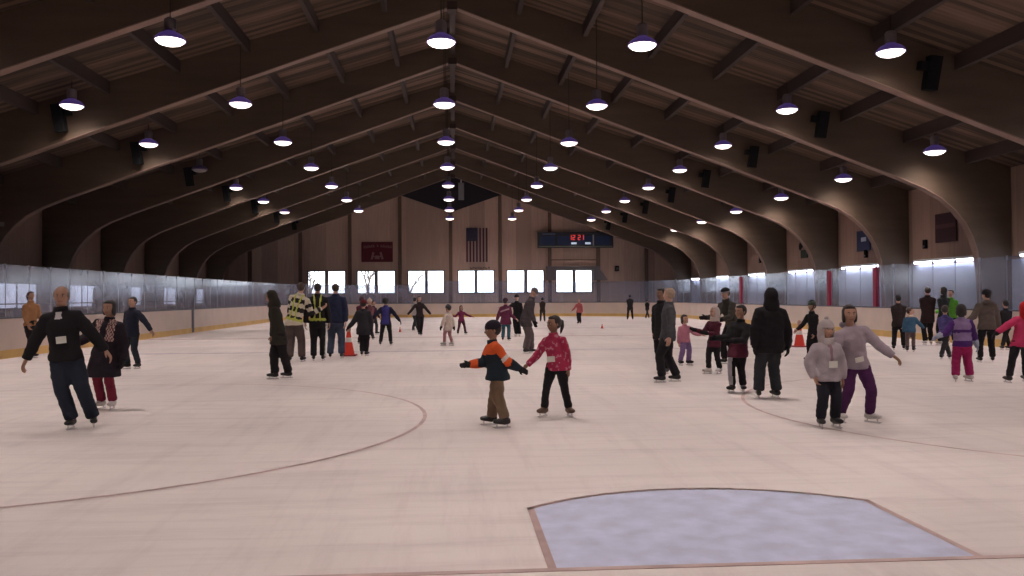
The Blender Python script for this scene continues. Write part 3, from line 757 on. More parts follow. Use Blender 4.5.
def person(label, x, y, H, face=0, hips=(0, 0), crouch=0, lean=(0, 0), head_at=(0, 0), look=None, nod=0,
           feet=((.10, 0, 0), (-.10, 0, 0)), toes=None, arms=None, bulk=1.0, hem=.06, top='black', top_fn=None, tops=None, flare=1.0,
           pants='black', pants_fn=None, pants_w=1.0, skin='light', hair=('short', ('black', (.012, .009, .009))), hat=None, gloves=None, skates='black', hood=None,
           badge=None, harness=None, scarf=None, hand='loose', group=None, z0=0.0, shoes=False, name='person', skirt=None):
    root = empty(name, (x, y, z0)); tag(root, label, 'person', group)
    a = math.radians(face); F = Vector((math.sin(a), -math.cos(a), 0)); Lf = Vector((math.cos(a), math.sin(a), 0)); UP = Vector((0, 0, 1))
    near = y < 20
    hh = .146 + .05 * H
    zs = H - hh - .060 * H
    hz = .505 * H - crouch
    hip = Vector((hips[0], hips[1], hz)); Tl = zs - .505 * H
    l2 = lean[0] ** 2 + lean[1] ** 2
    sh = hip + Vector((lean[0], lean[1], math.sqrt(max(.01, Tl * Tl - l2))))
    U = (sh - hip).normalized()
    L2 = (Lf - U * Lf.dot(U)).normalized(); F2 = L2.cross(U).normalized()
    if F2.dot(F) < 0: F2 = -F2
    neck = sh + U * .035 * H
    hc = sh + Vector((head_at[0], head_at[1], .060 * H + .5 * hh)) + U * 0.0
    if l2 > .01: hc += Vector((lean[0], lean[1], 0)).normalized() * .03 - UP * .01
    lk = math.radians(look if look is not None else face)
    HF = Vector((math.sin(lk), -math.cos(lk), 0)); HL = Vector((math.cos(lk), math.sin(lk), 0))
    nd = math.radians(nod); HU = UP * math.cos(nd) + HF * math.sin(nd); HF = HF * math.cos(nd) - UP * math.sin(nd)
    HM = basis(HL, HF, HU, hc, hh)
    # joints
    S = {s: sh + L2 * s * .096 * H - U * .020 * H for s in (1, -1)}
    if arms is None: arms = (((.16, 0, -1), (.05, -.1, -1)), ((-.16, 0, -1), (-.05, -.1, -1)))
    E_ = {}; W = {}; D = {}
    for s, (u_, f_) in zip((1, -1), arms):
        u_ = Vector(u_).normalized(); f_ = Vector(f_).normalized(); D[s] = f_
        E_[s] = S[s] + u_ * .168 * H; W[s] = E_[s] + f_ * .145 * H
    HJ = {s: hip + Lf * s * .052 * H - UP * .01 * H for s in (1, -1)}
    A = {}; K = {}; T = {}; LEG = (.505 * H - .115 - .022 * H) * 1.035
    for i, (s, ft) in enumerate(zip((1, -1), feet)):
        ta = math.radians(toes[i]) if toes else a + math.radians(12 * s)
        T[s] = Vector((math.sin(ta), -math.cos(ta), 0))
        A[s] = Vector((ft[0], ft[1], ft[2] + .115 + .012 * H)); K[s] = two_bone(HJ[s], A[s], LEG * .515, LEG * .485, F + T[s] * .3)
    vx = .016 if near else .022
    # ---- body (continuous, under the clothes)
    b = MB()
    b.rings([(hip - U * .05 * H, L2 * .075 * H, F2 * .055 * H), (hip + U * .04 * H, L2 * .08 * H, F2 * .055 * H), (hip + U * Tl * .5, L2 * .07 * H, F2 * .048 * H), (hip + U * Tl * .85, L2 * .088 * H, F2 * .055 * H), (sh, L2 * .085 * H, F2 * .045 * H), (sh + U * .02 * H, L2 * .045 * H, F2 * .04 * H)])
    b.tube([sh - U * .02 * H, neck, hc - HU * .22 * hh - HF * .06 * hh], [.042 * H, .034 * H, .033 * H], hint=F)
    for s in (1, -1):
        b.tube([S[s], (S[s] + E_[s]) / 2, E_[s], (E_[s] + W[s]) / 2, W[s]], [.032 * H, .029 * H, .024 * H, .023 * H, .017 * H])
        b.tube([HJ[s], (HJ[s] + K[s]) / 2, K[s], (K[s] * .6 + A[s] * .4), A[s], A[s] - UP * .03 + T[s] * .04], [.050 * H, .046 * H, .034 * H, .032 * H, .024 * H, .024 * H])
    vs, fs, _ = remesh(b, .018 if near else .026, 2)
    body = MB(); body.v = [tuple(v) for v in vs]; body.f = list(fs); body.mi = [0] * len(fs)
    place(HEAD, body, HM)
    hl = .105 * H
    HMx = {}
    for s in (1, -1):
        d = D[s]; inward = (-L2 * s) ; pn = (inward - d * inward.dot(d))
        if pn.length < .2: pn = F2 - d * F2.dot(d)
        pn.normalize(); th = pn.cross(d)
        if th.dot(F2 + UP * .3) < 0: th = -th
        HMx[s] = basis(d, th, -pn, W[s] - d * .01, hl)
        (None if gloves else place(HANDS[hand], body, HMx[s]))
    me_ = make_mesh('body', [Vector(v) for v in body.v], body.f, skin_mats(skin), body.mi, root)
    if gloves:
        for s in (1, -1):
            g = MB(); M = HMx[s] @ Matrix.Scale(1.08, 4); g0 = HANDS[hand]
            c_ = Vector((0, 0, 0)); place(g0, g, M)
            # padded glove: grow and fuse a little
            g.tube([W[s] - D[s] * .035, W[s] + D[s] * .02], [.030 * H, .024 * H], 10)
            vv, ff, nn = remesh(g, .008 if near else .014, 1)
            vv = [v + n_ * .005 for v, n_ in zip(vv, nn)]
            make_mesh('glove', vv, ff, cloth(*gloves), None, root)
    # ---- trousers
    b = MB(); pw = pants_w
    b.rings([(hip + UP * .06 * H, L2 * .088 * H, F2 * .066 * H), (hip + UP * .01 * H, L2 * .092 * H, F2 * .070 * H), (hip - UP * .045 * H, Lf * .096 * H, F * .068 * H), (hip - UP * .075 * H, Lf * .075 * H, F * .05 * H)])
    for s in (1, -1):
        k0 = K[s]; an = A[s] - UP * .02
        b.tube([HJ[s] + UP * .02 * H, HJ[s].lerp(k0, .5), k0, k0.lerp(an, .5), an.lerp(k0, .06), an.lerp(k0, .02)], [.058 * H, .054 * H * (.5 + pw / 2), .043 * H * pw, .041 * H * pw, .040 * H * pw, .036 * H * pw], 14, hint=F)
    vs, fs, ns = remesh(b, vx, 3)
    out = []
    for v, n_ in zip(vs, ns):
        q = noise.noise(Vector((v.x * 9 + x, v.y * 9 + y, v.z * 22))); out.append(v + n_ * (q * .008 + .002))
    mi = None; pm = [cloth(*pants)]
    if pants_fn:
        fn, extra = pants_fn; pm += [cloth(*e) for e in extra]; mi = []
        for f_ in fs:
            c = sum((out[j] for j in f_), Vector()) / len(f_); side = 1 if (c - hip).dot(Lf) > 0 else -1
            if abs((c - HJ[1].lerp(K[1], .5)).dot(Lf)) < 9:
                bd = min((seg_t(c, HJ[s], K[s])[1], s) for s in (1, -1)); bk = min((seg_t(c, K[s], A[s])[1], s) for s in (1, -1)); side = min(bd, bk)[1]
            ax = HJ[side].lerp(K[side], .5) if c.z > K[side].z else K[side].lerp(A[side], .5)
            t_, dd = seg_t(c, HJ[side], K[side]) if c.z > K[side].z else seg_t(c, K[side], A[side])
            pa = (HJ[side].lerp(K[side], t_) if c.z > K[side].z else K[side].lerp(A[side], t_)); off = c - pa
            mi.append(fn(side, off.dot(Lf) / (.04 * H), off.dot(F) / (.04 * H), c.z / H))
    make_mesh('trousers', out, fs, pm, mi, root)
    # ---- jacket
    b = MB(); B = bulk * .93
    hm = hem * H
    tl = lambda t: hip + U * Tl * t
    def hem_ring(d, fl_):
        P = [HJ[s].lerp(K[s], max(0, min(1, (d - .01 * H) / max(.05, HJ[s].z - K[s].z)))) for s in (1, -1)]
        m_ = (P[0] + P[1]) / 2; sep = abs((P[0] - P[1]).dot(Lf)) / 2; sf = abs((P[0] - P[1]).dot(F)) / 2
        c_ = Vector((m_.x, m_.y, hip.z - d))
        return (c_, Lf * max(.106 * H * B * fl_, sep + .064 * H), F * max(.082 * H * B * fl_, sf + .070 * H))
    R = [hem_ring(hm, flare), hem_ring(hm * .4 - .01 * H, (1 + flare) / 2), (tl(.18), L2 * .096 * H * B, F2 * .074 * H * B), (tl(.42), L2 * .094 * H * B, F2 * .070 * H * B), (tl(.68), L2 * .102 * H * B, F2 * .074 * H * B), (tl(.86), L2 * .100 * H * B, F2 * .070 * H * B), (tl(.97), L2 * .078 * H * B, F2 * .058 * H * B), (sh + U * .015 * H, L2 * .056 * H, F2 * .050 * H), (neck + U * .008 * H, L2 * .042 * H, F2 * .043 * H)]
    b.rings(R, 18)
    for s in (1, -1):
        b.tube([S[s] - L2 * s * .05 * H + U * .012 * H, S[s], S[s].lerp(E_[s], .5), E_[s], E_[s].lerp(W[s], .5), W[s] - D[s] * .01], [.036 * H * B, .044 * H * B, .043 * H * B, .039 * H * B, .036 * H * B, .029 * H * B], 12)
    vs, fs, ns = remesh(b, vx, 3)
    out = []
    for v, n_ in zip(vs, ns):
        q = noise.noise(Vector((v.x * 10 - x, v.y * 10 + y, v.z * 17))); out.append(v + n_ * (q * .010 + .003))
    bones = {'torso': (hip - UP * hm, sh + U * .03 * H), 'uL': (S[1], E_[1]), 'fL': (E_[1], W[1]), 'uR': (S[-1], E_[-1]), 'fR': (E_[-1], W[-1])}
    rad = {'torso': .095 * H * B, 'uL': .044 * H, 'fL': .036 * H, 'uR': .044 * H, 'fR': .036 * H}
    def classify(c):
        best = min((seg_t(c, *bones[k])[1] / rad[k], k) for k in bones)[1]; t_ = seg_t(c, *bones[best])[0]; o_ = c - hip
        return best, t_, o_.dot(L2) / (.1 * H), o_.dot(F2) / (.1 * H), (c - hip).dot(U) / Tl
    mi = None; tm = [cloth(*top)] + [cloth(*e) for e in (tops or [])]
    cls = None
    if top_fn or harness:
        cls = [classify(sum((out[j] for j in f_), Vector()) / len(f_)) for f_ in fs]
        if top_fn: mi = [top_fn(*c) for c in cls]
    make_mesh('jacket', out, fs, tm, mi, root)
    if harness:
        keep = [f_ for f_, c in zip(fs, cls) if harness[0](*c)]
        idx = {}; nv = []; nf = []; inner = []
        for f_ in keep:
            for j in f_:
                if j not in idx: idx[j] = len(nv); nv.append(out[j] + ns[j] * .014); inner.append(out[j] + ns[j] * .002)
        m_ = len(nv)
        for f_ in keep: nf.append(tuple(idx[j] for j in f_)); nf.append(tuple(idx[j] + m_ for j in reversed(f_)))
        if nf: make_mesh('reflective_harness', nv + inner, nf, [harness[1]], None, root)
    # ---- collar or hood
    g = MB()
    def hp(p): return HM @ Vector(p)
    hs = lambda r: (r[0] * hh, r[1] * hh, r[2] * hh)
    R3 = HM.to_3x3().normalized()
    if hood == 'down':
        g.ellipsoid(neck - F2 * .045 * H - UP * .0, (.07 * H, .045 * H, .035 * H), 14, 8, M=Matrix((Lf, F, UP)).transposed())
        g.build('hood', cloth(*top), root, smooth=True)
    elif hood:
        hcname = hood if isinstance(hood, tuple) else top
        g.ellipsoid(hp((0, -.10, .03)), hs((.46, .48, .57)), 18, 14, M=R3)
        g.tube([neck - UP * .03 * H - F * .01 * H, neck + UP * .01 * H - F * .012 * H, hp((0, -.16, -.20))], [.074 * H, .074 * H, .46 * hh], 14, hint=F)
        v2, f2, n2 = remesh(g, .014 if near else .02, 2)
        # face opening
        Mi = HM.inverted(); keepf = []
        for f_ in f2:
            c = Mi @ (sum((v2[j] for j in f_), Vector()) / len(f_))
            if not (c.y > .16 and abs(c.x) < .27 and -.42 < c.z < .34): keepf.append(f_)
        used = sorted({j for f_ in keepf for j in f_}); ix = {j: i for i, j in enumerate(used)}
        nv = [v2[j] for j in used]; inn = [v2[j] - n2[j] * .010 for j in used]; m_ = len(nv)
        nf = [tuple(ix[j] for j in f_) for f_ in keepf] + [tuple(ix[j] + m_ for j in reversed(f_)) for f_ in keepf]
        ec = {}
        for f_ in keepf:
            for i in range(len(f_)): e = (f_[i], f_[(i + 1) % len(f_)]); ec[e] = 1
        for (p, q) in list(ec):
            if (q, p) not in ec: nf.append((ix[q], ix[p], ix[p] + m_, ix[q] + m_))
        make_mesh('hood', nv + inn, nf, cloth(*hcname), None, root)
    else:
        g.rings([(neck - U * .015 * H, L2 * .050 * H, F2 * .050 * H), (neck + U * .022 * H, L2 * .044 * H, F2 * .046 * H), (neck + U * .022 * H, L2 * .034 * H, F2 * .036 * H)], 16)
        g.build('collar', cloth(*top), root, smooth=True)
    # ---- hair
    if hair:
        g = MB(); kind, hcn = hair; hm_ = mat('hair_' + hcn[0], hcn[1], .55, noise_amt=.25, noise_scale=30, bump=.5, bump_scale=90)
        if kind == 'balding':
            g.ellipsoid(hp((0, -.16, -.06)), hs((.36, .30, .26)), 16, 10, M=R3)
            for s in (-1, 1): g.ellipsoid(hp((s * .31, .04, .07)), hs((.075, .22, .17)), 10, 8, M=R3)
            g.ellipsoid(hp((0, -.12, .27)), hs((.33, .30, .24)), 14, 8, M=R3)
        elif kind == 'fringe':
            g.ellipsoid(hp((0, -.14, .02)), hs((.375, .34, .44)), 16, 10, M=R3)
        else:
            g.ellipsoid(hp((0, -.10, .10)), hs((.385, .41, .45)), 18, 12, M=R3)
            g.ellipsoid(hp((0, .12, .36)), hs((.27, .22, .13)), 14, 8, M=R3)
            if kind in ('long', 'bob'):
                for s in (-1, 1): g.ellipsoid(hp((s * .30, -.02, -.12)), hs((.10, .22, .34)), 10, 8, M=R3)
                g.ellipsoid(hp((0, -.24, -.22 if kind == 'bob' else -.45)), hs((.33, .17, .36 if kind == 'bob' else .62)), 14, 10, M=R3)
            if kind == 'ponytail':
                g.tube([hp((0, -.42, .22)), hp((0, -.62, .15)), hp((0, -.66, -.15)), hp((0, -.56, -.45)), hp((0, -.52, -.62))], [.10 * hh, .13 * hh, .12 * hh, .08 * hh, .02 * hh], 10)
            if kind == 'bun': g.ellipsoid(hp((0, -.50, .12)), hs((.19, .17, .19)), 12, 8, M=R3)
            if kind == 'afro': g.ellipsoid(hp((0, -.08, .12)), hs((.50, .48, .50)), 16, 12, M=R3)
        v2, f2, n2 = remesh(g, .011 if near else .018, 1)
        make_mesh('hair', v2, f2, hm_, None, root)
    if hat:
        kind, c1 = hat[0], hat[1]; g = MB(); m2 = cloth(*(hat[2] if len(hat) > 2 else c1))
        rs = []; X_ = R3 @ Vector((1, 0, 0)); Y_ = R3 @ Vector((0, 1, 0))
        sc = 1.12 if kind == 'helmet' else 1.05
        for z_, r_ in ((.10, 1.0), (.22, 1.0), (.34, .93), (.44, .78), (.52, .55), (.57, .28), (.585, .05)):
            rs.append((hp((0, -.03 - .02 * z_, z_)), X_ * .385 * hh * r_ * sc, Y_ * .445 * hh * r_ * sc))
        g.rings(rs, 18)
        ho = g.build('helmet' if kind == 'helmet' else 'knit_hat', cloth(*c1) if kind != 'helmet' else mat('helmet_' + c1[0], c1[1], .3), root, smooth=True)
        g = MB()
        if kind == 'helmet':
            g.tube([hp((.36, .02, .10)), hp((.30, .12, -.25)), hp((0, .18, -.52)), hp((-.30, .12, -.25)), hp((-.36, .02, .10))], .012, 6); g.build('chin_strap', M_BLACK, ho)
            for q in (-.16, 0, .16):
                MB().tube([hp((q, .32, .42)), hp((q, .0, .62)), hp((q, -.34, .40))], .012, 6).build('vent_ridge', M_BLACK, ho)
        else:
            g.rings([(hp((0, -.03, .07)), X_ * .40 * hh, Y_ * .46 * hh), (hp((0, -.03, .20)), X_ * .415 * hh, Y_ * .475 * hh), (hp((0, -.03, .21)), X_ * .38 * hh, Y_ * .44 * hh)], 18); g.build('hat_band', m2, ho, smooth=True)
            if kind in ('pompom', 'earflap'): MB().ellipsoid(hp((0, -.03, .64)), hs((.12, .12, .11)), 10, 8).build('pompom', m2, ho, smooth=True)
            if kind == 'earflap':
                for s in (-1, 1): MB().rings([(hp((s * .36, -.02, .12)), X_ * .05 * hh, Y_ * .20 * hh), (hp((s * .37, -.0, -.15)), X_ * .05 * hh, Y_ * .18 * hh), (hp((s * .33, .05, -.36)), X_ * .04 * hh, Y_ * .07 * hh)], 10).build('ear_flap', cloth(*c1), ho, smooth=True)
    if scarf:
        g = MB(); g.rings([(neck - U * .012 * H, L2 * .066 * H, F2 * .064 * H), (neck + U * .015 * H, L2 * .070 * H, F2 * .068 * H), (neck + U * .035 * H, L2 * .055 * H, F2 * .055 * H)], 16)
        g.tube([neck + F2 * .06 * H - L2 * .02 * H, tl(.75) + F2 * .088 * H - L2 * .025 * H, tl(.4) + F2 * .09 * H - L2 * .03 * H], [.022 * H, .026 * H, .024 * H], 8)
        g.build('scarf', cloth(*scarf), root, smooth=True)
    if badge:
        bx, bz, w_, h_ = badge; c = tl(bz) + L2 * bx * .1 * H + F2 * (.082 * H * B + .012)
        ob = MB().box(-w_ / 2, w_ / 2, -.004, .004, -h_ / 2, h_ / 2).build('name_badge', mat('white_card', (.72, .72, .66), .5), root)
        ob.matrix_local = basis(L2, F2, U, c)
        g = MB()
        for s in (-1, 1): g.tube([c + U * h_ / 2, tl(.8) + F2 * (.074 * H * B + .016) + L2 * s * .03 * H, neck + L2 * s * .045 * H + F2 * .02 * H], .004, 5)
        lo = g.build('lanyard', cloth('lanyard', (.22, .02, .05)), ob); lo.matrix_parent_inverse = ob.matrix_local.inverted()
    # ---- skates
    for s in (1, -1):
        t_ = T[s]; l_ = Vector((t_.y * -1, t_.x, 0)) * 1.0; c = A[s]; fl_ = .125 + .045 * H; z0_ = -.085 - .012 * H
        l_ = Vector((-t_.y, t_.x, 0))
        b = MB()
        b.rings([(c + UP * .045, l_ * .040, t_ * .048), (c, l_ * .040, t_ * .046), (c - UP * .035, l_ * .038, t_ * .050), (c - UP * .055 + t_ * .005, l_ * .034, t_ * .055)], 12)
        base = c + UP * (z0_ + .055)
        b.rings([(base - t_ * .065, l_ * .022, UP * .028), (base - t_ * .045, l_ * .036, UP * .036), (base, l_ * .038, UP * .046), (base + t_ * fl_ * .42, l_ * .044, UP * .034 + UP * .0), (base + t_ * fl_ * .66, l_ * .040, UP * .026), (base + t_ * fl_ * .76, l_ * .024, UP * .018)], 12)
        sc_ = {'black': mat('black_skate_leather', (.015, .013, .014), .4), 'white': mat('white_skate_leather', (.6, .56, .55), .4), 'brown': mat('brown_rental_skate', (.10, .05, .035), .5)}[skates]
        vv, ff, _n = remesh(b, .010 if near else .016, 1)
        sk = make_mesh('boot' if shoes else 'ice_skate', vv, ff, sc_, None, root)
        if not shoes:
            zb = c.z + z0_ + .02; mid = Vector((c.x, c.y, 0)); pl = []
            bl_ = MB(); lo_, hi_ = -.075, fl_ * .82
            prof = [(lo_, .016), (lo_ + .01, .003), (hi_ - .03, .003), (hi_, .02), (hi_ - .03, .024), (lo_ + .01, .024)]
            foot_z = (ft_z := c.z - .115 - .012 * H)
            vv = []
            for sd in (-1, 1): vv += [mid + t_ * p + l_ * sd * .002 + UP * (foot_z + q) for p, q in prof]
            n_ = len(prof); bl_.add(vv, [tuple(range(n_)), tuple(range(2 * n_ - 1, n_ - 1, -1))] + [(i, i + n_, (i + 1) % n_ + n_, (i + 1) % n_) for i in range(n_)])
            for p in (-.03, fl_ * .52): bl_.tube([mid + t_ * p + UP * (foot_z + .018), mid + t_ * p + UP * (c.z + z0_ + .05)], [.008, .014], 6)
            bl_.build('blade', M_STEEL, sk)
    return root

C = lambda n, r, g, b: (n, (r, g, b))
BLK = C('black', .014, .012, .015); NAVY = C('navy', .018, .022, .040); DKGREY = C('dark_grey', .04, .038, .045); OLIVE = C('dark_olive', .028, .024, .018)
JEAN = C('jeans', .055, .070, .115); KHAKI = C('khaki', .19, .125, .085); MAROON = C('maroon', .085, .015, .032); CREAMC = C('cream', .60, .50, .45)
PINK = C('raspberry', .38, .030, .085); MAGENTA = C('magenta', .34, .018, .11); LILAC = C('lilac_grey', .36, .30, .35); LGREY = C('light_grey', .38, .33, .36)
PURPLE = C('purple', .055, .030, .12); PLUM = C('plum', .045, .012, .045); HIVIS = C('hi_vis', .55, .62, .06); ORANGE = C('orange', .62, .10, .025); TEAL = C('teal', .04, .13, .17)
H_BLK = ('black', (.012, .009, .009)); H_BRN = ('brown', (.045, .022, .014)); H_GREY = ('grey', (.20, .17, .15)); H_WHT = ('sandy_white', (.36, .25, .18)); H_DKB = ('dark_brown', (.022, .012, .010))
HV_MAT = mat('hi_vis_webbing', (.48, .52, .09), .6)

# --- left foreground
person('bald man in black jacket and dark jeans with name badge, arms held out', -4.36, 10.12, 1.69, face=4, hips=(-.17, 0), lean=(-.05, 0), look=14, crouch=.02,
       feet=((.09, .12, 0), (-.10, 0, 0)), toes=(25, 0), arms=(((.62, .1, -.8), (.55, .1, -.75)), ((-.50, 0, -.95), (-.40, -.1, -.95))), bulk=1.12, hem=.02, top=BLK, pants=C('dark_jeans', .022, .028, .045), pants_w=1.12,
       skin='tan', hair=('balding', H_GREY), badge=(.15, .42, .11, .08), tops=[C('white_tee', .5, .48, .5)], top_fn=lambda b, t, l, f, u: 1 if (b == 'torso' and f > .2 and abs(l) < .20 and u > .90) else 0)
person('child in long black coat with plaid scarf and red trousers holding the bald man\'s hand', -4.78, 11.85, 1.50, face=-10, feet=((.10, 0, 0), (-.07, .05, 0)), hips=(.0, 0), lean=(.05, 0), hem=.20, flare=1.22, bulk=1.3, top=C('black_plum', .018, .012, .020),
       pants=C('red_trousers', .20, .02, .045), skin='tan', hair=('bob', H_BLK), arms=(((.25, 0, -1), (.05, -.2, -1)), ((-.55, -.2, -.7), (-.6, -.3, -.3))), tops=[C('plaid_cream', .45, .33, .30), C('plaid_dark', .12, .04, .05)],
       top_fn=lambda b, t, l, f, u: (1 if (int(u * 14) + int(l * 9 + 20)) % 2 else 2) if (b == 'torso' and .28 < abs(l) < .95 and f > -.3 and .45 < u) else 0, gloves=BLK, skates='white')
person('skater in dark navy jacket by the left boards, one arm held out', -6.93, 18.58, 1.56, face=-30, look=-20, feet=((.12, .02, 0), (-.10, 0, 0)), arms=(((.65, 0, -.75), (.55, 0, -.85)), ((-.15, 0, -1), (0, -.2, -1))), hem=.07, top=NAVY, pants=C('navy_trousers', .025, .035, .05), skin='tan', hair=('short', H_BLK), bulk=1.08)
person('skater in orange yellow top with ponytail standing at the left boards', -10.9, 22.4, 1.72, face=60, feet=((.06, 0, 0), (-.05, .03, 0)), hem=.02, top=C('amber_top', .34, .17, .08), pants=BLK, skin='tan', hair=('ponytail', ('dark_red_brown', (.05, .012, .018))),
       arms=(((.2, 0, -1), (.5, -.3, -.3)), ((.1, -.2, -1), (.4, -.2, -.8))), bulk=.92)
person('skater in black, mostly cut off by the left picture edge', -8.95, 15.6, 1.5, face=-70, arms=(((.3, 0, -.8), (.4, -.1, -.6)), ((.5, 0, -.9), (.6, 0, -.5))), top=MAROON, pants=BLK, skin='tan')
# --- left group
person('skater in dark olive hooded coat and black trousers gliding left', -3.23, 15.9, 1.67, face=-75, hips=(-.03, 0), lean=(-.10, 0), head_at=(-.02, 0), nod=16, feet=((.12, .12, 0), (-.10, -.05, 0)), toes=(-80, -85), hem=.12, top=OLIVE, pants=BLK, skin='brown', hair=None, hood=OLIVE,
       arms=(((.0, .3, -1), (-.15, 0, -1)), ((.05, -.3, -1), (-.1, -.1, -1))), bulk=1.08, pants_w=1.15)
stripe = lambda b, t, l, f, u: int((u + .12) * 5.6) % 2 if b == 'torso' else int(t * 3.6 + (0 if b[0] == 'u' else 1)) % 2
strap = lambda b, t, l, f, u: b == 'torso' and u > .05 and (abs(abs(l) - (.22 + .35 * abs(u - .5))) < .085 or (u < .14))
person('man in cream and black striped sweater with hi-vis straps, back turned', -3.74, 20.0, 1.90, face=170, hips=(-.03, 0), lean=(.15, 0), feet=((-.12, 0, 0), (.16, .02, 0)), hem=.05, top=C('cream_knit', .62, .56, .46), tops=[C('black_knit', .02, .018, .02)], top_fn=stripe, harness=(strap, HV_MAT),
       pants=C('taupe_trousers', .10, .075, .07), hair=('short', H_BRN), pants_w=1.15, arms=(((-.15, 0, -1), (.1, .3, -.8)), ((.3, 0, -.8), (.55, .2, .3))), skates='black', bulk=1.05)
person('man in black jacket with yellow hi-vis straps and white striped trousers, back turned', -3.25, 20.28, 1.86, face=185, feet=((-.10, 0, 0), (.11, .05, 0)), hem=.02, top=BLK, harness=(strap, HV_MAT), pants=BLK, pants_fn=(lambda s, l, f, z: 1 if (s == -1 and -1.4 < l < -.45 and abs(f) < .7) else 0, [C('white_stripe', .5, .5, .52)]),
       hair=('short', H_DKB), arms=(((-.28, 0, -1), (-.1, 0, -1)), ((.2, 0, -1), (.1, .1, -1))), bulk=1.0, skin='tan')
person('man in dark blue sweater and blue jeans, back turned beside the red cone', -2.93, 21.04, 1.86, face=178, feet=((-.14, 0, 0), (.14, 0, 0)), hem=.03, top=C('dark_blue_sweater', .020, .026, .062), pants=JEAN, hair=('short', H_BRN), arms=(((-.22, 0, -1), (-.02, -.15, -1)), ((.22, 0, -1), (.02, -.2, -1))), bulk=1.1, pants_w=1.15)
person('child in long charcoal coat and dark red hat reaching down to the cone', -2.32, 21.75, 1.45, face=170, hem=.12, flare=1.15, top=C('charcoal', .03, .028, .035), pants=BLK, hair=('short', H_BLK), hat=('beanie', C('dark_red', .12, .012, .02)), arms=(((-.45, 0, -.9), (-.55, 0, -.6)), ((.2, 0, -1), (.1, -.1, -1))), feet=((-.05, 0, 0), (.06, .03, 0)), gloves=BLK, bulk=1.25)
person('skater in maroon jacket half hidden behind the charcoal coat', -2.97, 27.4, 1.54, face=160, top=MAROON, pants=BLK, hair=('short', ('dark_red_brown', (.05, .012, .018))), hem=.08)
person('distant skater in plum jacket and dark trousers left of the blue-jacketed child', -3.26, 34.3, 1.38, face=60, top=PLUM, pants=DKGREY, hair=('short', H_BLK), hem=.05, feet=((.12, 0, 0), (-.14, 0, 0)), arms=(((.3, .1, -1), (.4, 0, -.6)), ((-.2, 0, -1), (.2, 0, -1))))
person('skater with pale knit hat behind the children left of centre', -2.98, 30.0, 1.46, face=150, top=C('dusty_rose', .22, .09, .11), pants=DKGREY, hair=None, hat=('pompom', CREAMC), hem=.06)
person('child in royal blue jacket with dark sleeves, arms spread low', -2.13, 26.45, 1.49, face=178, feet=((-.17, 0, 0), (.15, 0, 0)), top=C('royal_blue', .045, .040, .20), tops=[C('dark_sleeve', .015, .014, .035)], top_fn=lambda b, t, l, f, u: 0 if b == 'torso' and abs(l) < .8 else 1, hem=.06, flare=1.05, pants=BLK, hair=('afro', H_BLK), arms=(((-.65, 0, -.75), (-.7, 0, -.65)), ((.6, 0, -.75), (.6, -.1, -.8))), gloves=BLK, bulk=1.1)
person('distant skater in white top partly behind a dark-clothed skater', -1.72, 37.5, 1.50, face=150, top=C('white_top', .55, .53, .52), pants=DKGREY, hair=('short', H_BLK), hem=.05)
person('distant brown haired skater in dark clothes gliding with arms spread', -1.33, 33.0, 1.55, face=10, feet=((.03, 0, 0), (-.03, 0, 0)), lean=(-.02, 0), top=C('dark_brown_top', .035, .022, .025), pants=BLK, hair=('long', H_BRN), arms=(((.6, 0, -.8), (.65, 0, -.75)), ((-.65, 0, -.8), (-.6, 0, -.7))), hem=.03, bulk=.95)
person('small child in long cream coat, pink leggings and dark helmet', -.17, 25.84, 1.26, face=-120, top=CREAMC, hem=.13, flare=1.15, pants=C('pale_pink', .50, .26, .28), hair=('short', H_BRN), hat=('helmet', ('dark', (.03, .03, .04))), arms=(((-.5, -.2, -1), (-.35, -.1, -1)), ((.4, .1, -1), (.2, 0, -1))), feet=((-.12, 0, 0), (.12, .02, 0)), gloves=BLK, skates='white', bulk=1.2)
person('distant child in magenta jacket with both arms raised sideways', .30, 33.5, 1.17, face=20, top=C('dark_magenta', .20, .025, .085), pants=C('dark_plum_trousers', .08, .02, .045), hair=('long', H_BRN), arms=(((.75, 0, -.5), (.9, 0, -.25)), ((-.6, 0, -.7), (-.8, 0, .3))), feet=((.16, 0, 0), (-.14, 0, 0)), hem=.05)
# --- centre pair
person('boy in orange and navy jacket with khaki trousers skating left, arms out', .51, 9.68, 1.25, face=-82, look=-80, nod=4, hips=(-.005, 0), lean=(-.055, 0), crouch=.012, feet=((-.07, .18, 0), (.07, -.07, 0)), toes=(-85, -80), hem=.05, flare=1.12, bulk=1.34, top=C('dark_teal_navy', .012, .020, .030), tops=[ORANGE, C('white_band', .6, .55, .52)],
       top_fn=lambda b, t, l, f, u: (1 if u > .74 else 0) if b == 'torso' else ((2 if .62 < t < .85 else 1) if b in ('uR', 'uL') else (1 if b == 'fR' else 0)), pants=KHAKI, pants_w=1.25, skin='brown', hair=('short', H_BLK), hat=('beanie', C('dark_knit', .016, .012, .022)),
       arms=(((.62, .1, -.75), (.80, .05, -.42)), ((-.45, -.35, -.85), (-.98, -.1, -.10))), gloves=BLK)
flor = lambda b, t, l, f, u: 1 if noise.noise(Vector((l * 3.1 + t, f * 3.1, u * 7.0 + (3 if b != 'torso' else 0)))) > .30 else 0
